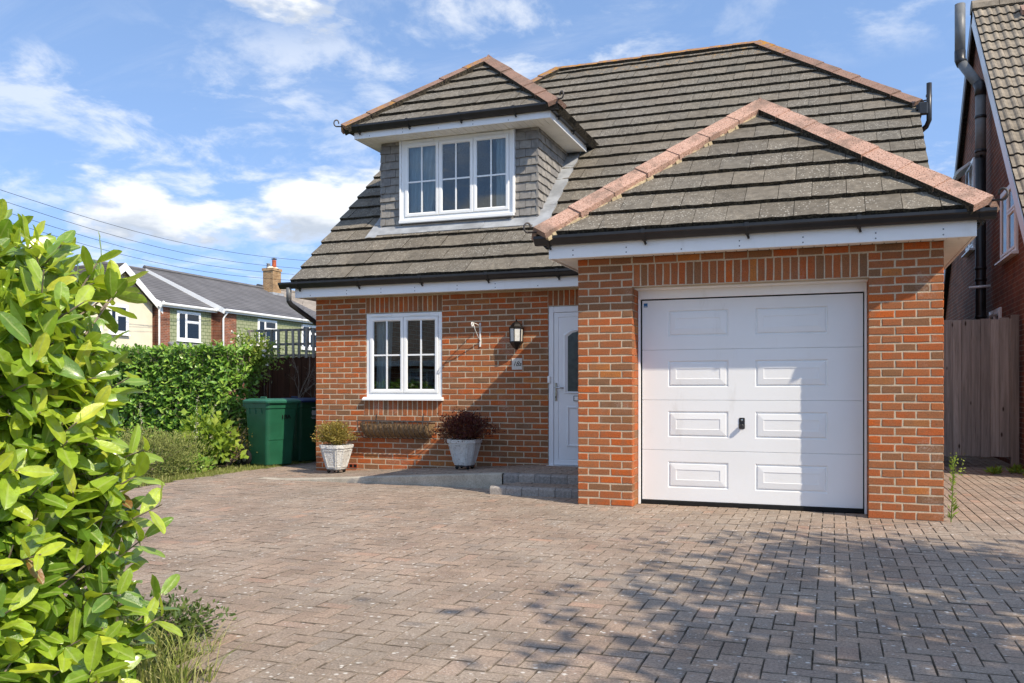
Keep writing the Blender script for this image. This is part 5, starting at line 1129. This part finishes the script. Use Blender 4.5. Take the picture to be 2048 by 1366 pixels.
m = MB(); a = O_+V_*((RY-ye)/CP-.72)+Vector((.72, 0, 0)); m.prism([a+N_*.06, a+V_*.26+N_*.03, a+V_*.26+N_*.13, a+N_*.16], (.20, 0, 0)); m.prism([a+Vector((.24, 0, 0))+N_*.06, a+Vector((.24, 0, 0))+V_*.26+N_*.03, a+Vector((.24, 0, 0))+V_*.26+N_*.13, a+Vector((.24, 0, 0))+N_*.16], (.20, 0, 0)); m.build('vent_tile', 'ridge_tile', nroof)
# windows of the gable wall face -X
def side_window(y, z, w, h, lights, **k): return window(nb, (NX-.03, y+w, z), R(-90), w, h, lights, bars=False, **k)
side_window(6.22, 3.22, 1.30, 1.10, [(0, .5, 0, 1), (.5, 1, 0, .62), (.5, 1, .62, 1)])
side_window(7.55, 1.45, 1.05, 1.05, [(0, .5, 0, 1), (.5, 1, 0, .6), (.5, 1, .6, 1)])
side_window(10.4, 3.9, 1.0, 1.75, [(0, .55, 0, 1), (.55, 1, 0, .6), (.55, 1, .6, 1)])
m = MB(); m.cbox(NX-.32, NX-.05, 10.4, 11.4, 5.45, 5.50, .004); o = m.build('open_light', 'white_plastic', nb); o.rotation_euler = (0, R(-35), 0)
# soil pipe: black lower length, grey offset and top
pxx, pyy = NX-.15, 8.65
MB().tube([(pxx, pyy, -.05), (pxx, pyy, 5.25)], .086, 14).build('soil_pipe', 'black_plastic', nb, True)
MB().tube([(pxx, pyy, 5.20), (pxx, pyy, 6.35)], .086, 14).build('soil_pipe', 'grey_plastic', nb, True)
MB().tube([(pxx, pyy, 6.30), (pxx, pyy, 6.45), (pxx-.03, pyy+.04, 6.53)], .094, 14).build('pipe_elbow', 'black_plastic', nb, True)
MB().tube([(pxx-.03, pyy+.04, 6.51), (pxx-.25, pyy+.35, 7.02)], .086, 14).build('soil_pipe', 'grey_plastic', nb, True)
MB().tube([(pxx-.245, pyy+.34, 7.0), (pxx-.275, pyy+.385, 7.10), (pxx-.275, pyy+.385, 7.26)], .094, 14).build('pipe_elbow', 'black_plastic', nb, True)
MB().tube([(pxx-.275, pyy+.385, 7.22), (pxx-.275, pyy+.385, 8.10)], .088, 14).build('soil_pipe', 'grey_plastic', nb, True)
for z in (1.2, 2.4, 3.05, 3.25, 4.3, 5.3, 5.9): MB().tube([(pxx, pyy, z), (pxx, pyy, z+.05)], .096, 14).build('pipe_collar', 'black_plastic', nb, True)
MB().tube([(NX-.02, 8.5, 2.95), (NX-.35, 8.5, 2.93)], .022, 8).build('overflow_pipe', 'white_plastic', nb, True)

# ------------------------------------------------------------------ row of houses on the left, facing +X
def row_house(name, label, X, y0, y1, ze, xr, zr, roofm, parts, over=.28):
    h = empty(name, ((X+xr)/2, (y0+y1)/2, 0), label, 'house'); m = MB(); xb = 2*xr-X
    m.prism([(X, y0, -.1), (X, y0, ze), (xr, y0, zr-.1), (xb, y0, ze), (xb, y0, -.1)], (0, .25, 0)); m.prism([(X, y1-.25, -.1), (X, y1-.25, ze), (xr, y1-.25, zr-.1), (xb, y1-.25, ze), (xb, y1-.25, -.1)], (0, .25, 0)); m.box(X-.25, X, y0+.25, y1-.25, -.1, ze); m.box(xb, xb+.25, y0+.25, y1-.25, -.1, ze)
    w = m.build('wall', parts.get('wall', 'side_brickwork'), h); dz = (zr-ze)/(X-xr)*over; nn = Vector((zr-ze, 0, X-xr)).normalized(); n2 = Vector((-nn.x, 0, nn.z))
    rf = slab('roof', [([(X+over, y0-.18, ze-dz+.1), (X+over, y1, ze-dz+.1), (xr, y1, zr+.1), (xr, y0-.18, zr+.1)], nn), ([(xb-over, y1, ze-dz+.1), (xb-over, y0-.18, ze-dz+.1), (xr, y0-.18, zr+.1), (xr, y1, zr+.1)], n2)], .12, roofm, h)
    MB().tube([(xr, y0-.2, zr+.12), (xr, y1, zr+.12)], .11, 8).build('ridge', roofm, rf)
    MB().box(X+over-.03, X+over, y0-.15, y1, ze-dz-.10, ze-dz+.06).build('fascia', 'white_plastic', h); MB().tube([(X+over+.06, y0-.15, ze-dz+.02), (X+over+.06, y1, ze-dz+.02)], .06, 8).build('gutter', 'white_plastic', h)
    for s in (1, -1):      # barge boards on the gable that faces the driveway
        xe = X+over if s > 0 else xb-over; A = Vector((xr, y0-.20, zr+.10)); Bv = Vector((xe, y0-.20, ze-dz+.10)); m = MB(); m.prism([A, Bv, Bv-Vector((0, 0, .26)), A-Vector((0, 0, .30))], (0, .03, 0)); m.build('barge_board', 'white_plastic', h)
    for (a, c, z0, z1) in parts.get('green', ()): MB().box(X, X+.05, a, c, z0, z1).build('tile_hanging', 'green_hanging', h)
    for (a, c, z0, z1) in parts.get('brick', ()): MB().box(X, X+.08, a, c, z0, z1).build('brick_pier', 'side_brickwork', h)
    for (a, z, w_, h_, li) in parts.get('win', ()):
        wi = window(h, (X+.10, a, z), R(90), w_, h_, li, bars=False, fr=.07, sash=.06); q = MB().box(.08, w_-.08, .026, .05, .08, h_-.08); q.build('net_curtain', 'net_curtain', wi, local=True)
    return h
TWO = [(0, .36, 0, 1), (.36, 1, 0, .66), (.36, 1, .66, 1)]
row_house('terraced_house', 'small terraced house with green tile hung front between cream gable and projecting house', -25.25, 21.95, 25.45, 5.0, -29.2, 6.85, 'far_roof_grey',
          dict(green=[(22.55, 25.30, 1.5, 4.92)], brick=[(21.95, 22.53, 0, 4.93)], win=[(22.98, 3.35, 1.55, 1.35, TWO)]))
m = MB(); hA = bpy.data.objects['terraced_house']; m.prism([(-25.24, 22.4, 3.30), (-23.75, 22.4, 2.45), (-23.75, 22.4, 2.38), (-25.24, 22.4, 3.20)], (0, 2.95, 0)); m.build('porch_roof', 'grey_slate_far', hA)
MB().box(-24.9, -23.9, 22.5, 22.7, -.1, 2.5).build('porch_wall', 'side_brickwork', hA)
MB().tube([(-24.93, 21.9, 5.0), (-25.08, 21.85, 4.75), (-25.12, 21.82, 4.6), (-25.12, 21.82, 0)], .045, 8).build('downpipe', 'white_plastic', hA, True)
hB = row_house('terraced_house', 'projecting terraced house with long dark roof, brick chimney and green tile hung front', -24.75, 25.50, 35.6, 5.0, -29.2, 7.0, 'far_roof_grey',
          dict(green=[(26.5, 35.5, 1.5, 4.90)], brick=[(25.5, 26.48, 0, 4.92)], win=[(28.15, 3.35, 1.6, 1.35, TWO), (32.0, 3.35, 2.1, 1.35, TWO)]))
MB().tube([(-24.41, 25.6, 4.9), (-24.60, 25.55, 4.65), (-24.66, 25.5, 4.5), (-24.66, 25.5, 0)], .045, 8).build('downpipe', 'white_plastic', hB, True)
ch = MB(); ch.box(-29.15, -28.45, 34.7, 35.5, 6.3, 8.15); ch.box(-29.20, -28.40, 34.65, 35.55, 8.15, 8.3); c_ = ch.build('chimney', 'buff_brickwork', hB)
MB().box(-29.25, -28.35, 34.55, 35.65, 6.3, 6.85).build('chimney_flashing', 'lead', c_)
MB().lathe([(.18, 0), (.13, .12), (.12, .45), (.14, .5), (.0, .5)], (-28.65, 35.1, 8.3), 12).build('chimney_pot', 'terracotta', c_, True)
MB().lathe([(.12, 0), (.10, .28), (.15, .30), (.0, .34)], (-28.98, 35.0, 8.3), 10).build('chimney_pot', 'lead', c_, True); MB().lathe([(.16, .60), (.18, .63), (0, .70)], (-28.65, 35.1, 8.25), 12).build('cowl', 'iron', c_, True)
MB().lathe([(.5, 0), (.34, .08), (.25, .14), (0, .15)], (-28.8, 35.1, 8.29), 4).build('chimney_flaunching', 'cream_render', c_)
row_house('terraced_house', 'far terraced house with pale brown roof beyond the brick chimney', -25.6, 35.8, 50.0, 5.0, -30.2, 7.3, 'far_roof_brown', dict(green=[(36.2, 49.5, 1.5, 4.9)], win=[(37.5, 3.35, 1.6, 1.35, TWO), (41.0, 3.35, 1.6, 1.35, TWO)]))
# cream gable, its gable end towards the driveway
cr_ = empty('rendered_house', (-28, 19.95, 0), 'cream rendered house with white barge boards and a gable above the clipped hedge', 'house'); CX, cy0, cy1, cym, ce, ca = -25.5, 18.05, 21.82, 19.94, 4.85, 6.30
m = MB(); m.prism([(CX, cy0, -.1), (CX, cy1, -.1), (CX, cy1, ce), (CX, cym, ca), (CX, cy0, ce)], (-8, 0, 0)); m.build('wall', 'cream_render', cr_)
tp = (ca-ce)/(cy1-cym); zz_ = lambda y: ca+.12-abs(y-cym)*tp
rf = slab('roof', [([(CX+.3, cy0-.3, zz_(cy0-.3)), (CX+.3, cym, zz_(cym)), (CX-8, cym, zz_(cym)), (CX-8, cy0-.3, zz_(cy0-.3))], (0, -.6, .8)), ([(CX+.3, cym, zz_(cym)), (CX+.3, cy1+.25, zz_(cy1+.25)), (CX-8, cy1+.25, zz_(cy1+.25)), (CX-8, cym, zz_(cym))], (0, .6, .8))], .10, 'far_roof_dark', cr_)
for ye_ in (cy0-.32, cy1+.27):
    m = MB(); m.prism([(CX+.31, cym, zz_(cym)), (CX+.31, ye_, zz_(ye_)), (CX+.31, ye_, zz_(ye_)-.30), (CX+.31, cym, zz_(cym)-.34)], (.03, 0, 0)); m.build('barge_board', 'white_plastic', cr_)
wi = window(cr_, (CX+.06, 19.35, 3.45), R(90), 1.05, 1.25, TWO, bars=False, fr=.08, sash=.06); MB().box(.08, .97, .026, .05, .08, 1.17).build('net_curtain', 'net_curtain', wi, local=True)

# ------------------------------------------------------------------ overhead cables
def from_px(x, y, d): return CAM+(RT*((x-1024)/1740)+FW+Vector((0, 0, (778-y)/1740)))*d
pole = empty('utility_pole', (-24.5, 9.0, 0), 'tall timber utility pole beside the terraced houses', 'utility pole'); MB().tube([(-24.5, 9, -.1), (-24.5, 9, 9.4)], .13, 10, .10).build('shaft', 'bark', pole, True); MB().cbox(-25.3, -23.7, 8.95, 9.05, 9.0, 9.12, .01).build('crossarm', 'bark', pole)
for i, (xa_, ya, xb_, yb) in enumerate(((0, 374, 620, 522), (0, 394, 600, 537), (135, 445, 590, 549), (135, 462, 590, 561))):
    ya -= (ya-yb)/(xa_-xb_)*(xa_+60); A = from_px(-60, ya, 26+.5*i); B_ = from_px(xb_, yb, 44); D_ = B_-A; pts = [A-D_*.0+D_*(t*1.25)-Vector((0, 0, .5*math.sin(math.pi*min(1, t*1.25)))) for t in [k/14 for k in range(15)]]
    tag(MB().tube(pts, .008, 5).build('overhead_cable', 'wire_black'), ['highest of the four thin overhead cables against the sky', 'second highest of the four thin overhead cables', 'third highest of the four thin overhead cables', 'lowest of the four thin overhead cables'][i], 'cable')

# ------------------------------------------------------------------ trees and the far side of the street
def tree(name, x, y, h, r, n, label, leaf=.16, zc=.62, seed=3, mat='tree_leaf', flat=1.):
    random.seed(seed); o = empty(name, (x, y, -.04), label, 'tree'); t = MB(); cl = []
    t.tube([(x, y, -.05), (x+.05, y+.02, h*.25), (x+.1, y, h*.5), (x+.05, y+.1, h*.8)], .16*h/7, 9, .05)
    for i in range(16):
        a = RU(0, 6.28); z0 = h*RU(.28, .6); L_ = r*RU(.55, 1.0); e = Vector((x+L_*math.cos(a), y+L_*math.sin(a), z0+RU(.05, .35)*h)); s = Vector((x+.05, y, z0)); t.tube([s, s.lerp(e, .5)+Vector((0, 0, .15)), e], .05*h/7, 6, .012); cl.append(e)
        for k in range(2): e2 = e+Vector((RU(-.5, .5)*r*.6, RU(-.5, .5)*r*.6, RU(-.1, .4)*r*.6)); t.tube([e.lerp(s, .3), e.lerp(e2, .5), e2], .018*h/7, 5, .006); cl.append(e2)
    t.build('trunk', 'bark', o); m = MB()
    for i in range(n):
        c = random.choice(cl); p = c+rdir()*abs(random.gauss(0, .30))*r*.75; p.z = c.z+(p.z-c.z)*flat; m.cur = random.random(); leaf_quad(m, p, rdir(), leaf*RU(.7, 1.3), .6)
    m.build('crown', mat, o, fix=False, kind='stuff'); return o
tree('street_tree', 9.10, -6.40, 6.8, 2.45, 9000, 'leafy street tree right of the driveway that shades the paving', .17, seed=4)
tree('garden_tree', -20.5, 44.0, 6.4, 1.8, 900, 'thin distant tree top just above the far brown roof', .3, seed=8)
op = empty('bungalow', (-18, -31, 0), 'brown roofed bungalow across the street from the driveway', 'house')
MB().box(-34, -4, -36, -27, -.1, 2.6).build('wall', 'brickwork', op); slab('roof', [([(-3.4, -26.5, 2.6), (-34.6, -26.5, 2.6), (-34.6, -31.5, 6.4), (-3.4, -31.5, 6.4)], (0, .6, .8)), ([(-34.6, -36.5, 2.6), (-3.4, -36.5, 2.6), (-3.4, -31.5, 6.4), (-34.6, -31.5, 6.4)], (0, -.6, .8))], .12, 'far_roof_brown', op)
MB().box(-34.6, -3.4, -26.52, -26.45, 2.35, 2.62).build('fascia', 'white_plastic', op)
for x in (-30, -24, -18, -12, -7): window(op, (x+1.8, -26.97, 1.0), R(180), 1.8, 1.2, TWO, bars=False, fr=.07, sash=.06)
hd = empty('street_hedge', (-14, -20, 0), 'dark clipped hedge across the street in front of the bungalow', 'hedge'); m = MB(); random.seed(3)
for i in range(7000): m.cur = random.random(); p = Vector((RU(-30, 4), RU(-20.6, -19.4), RU(0, 1.5))); leaf_quad(m, p, rdir(), .22, .6)
m.build('foliage', 'hedge_leaf', hd, fix=False, kind='stuff')
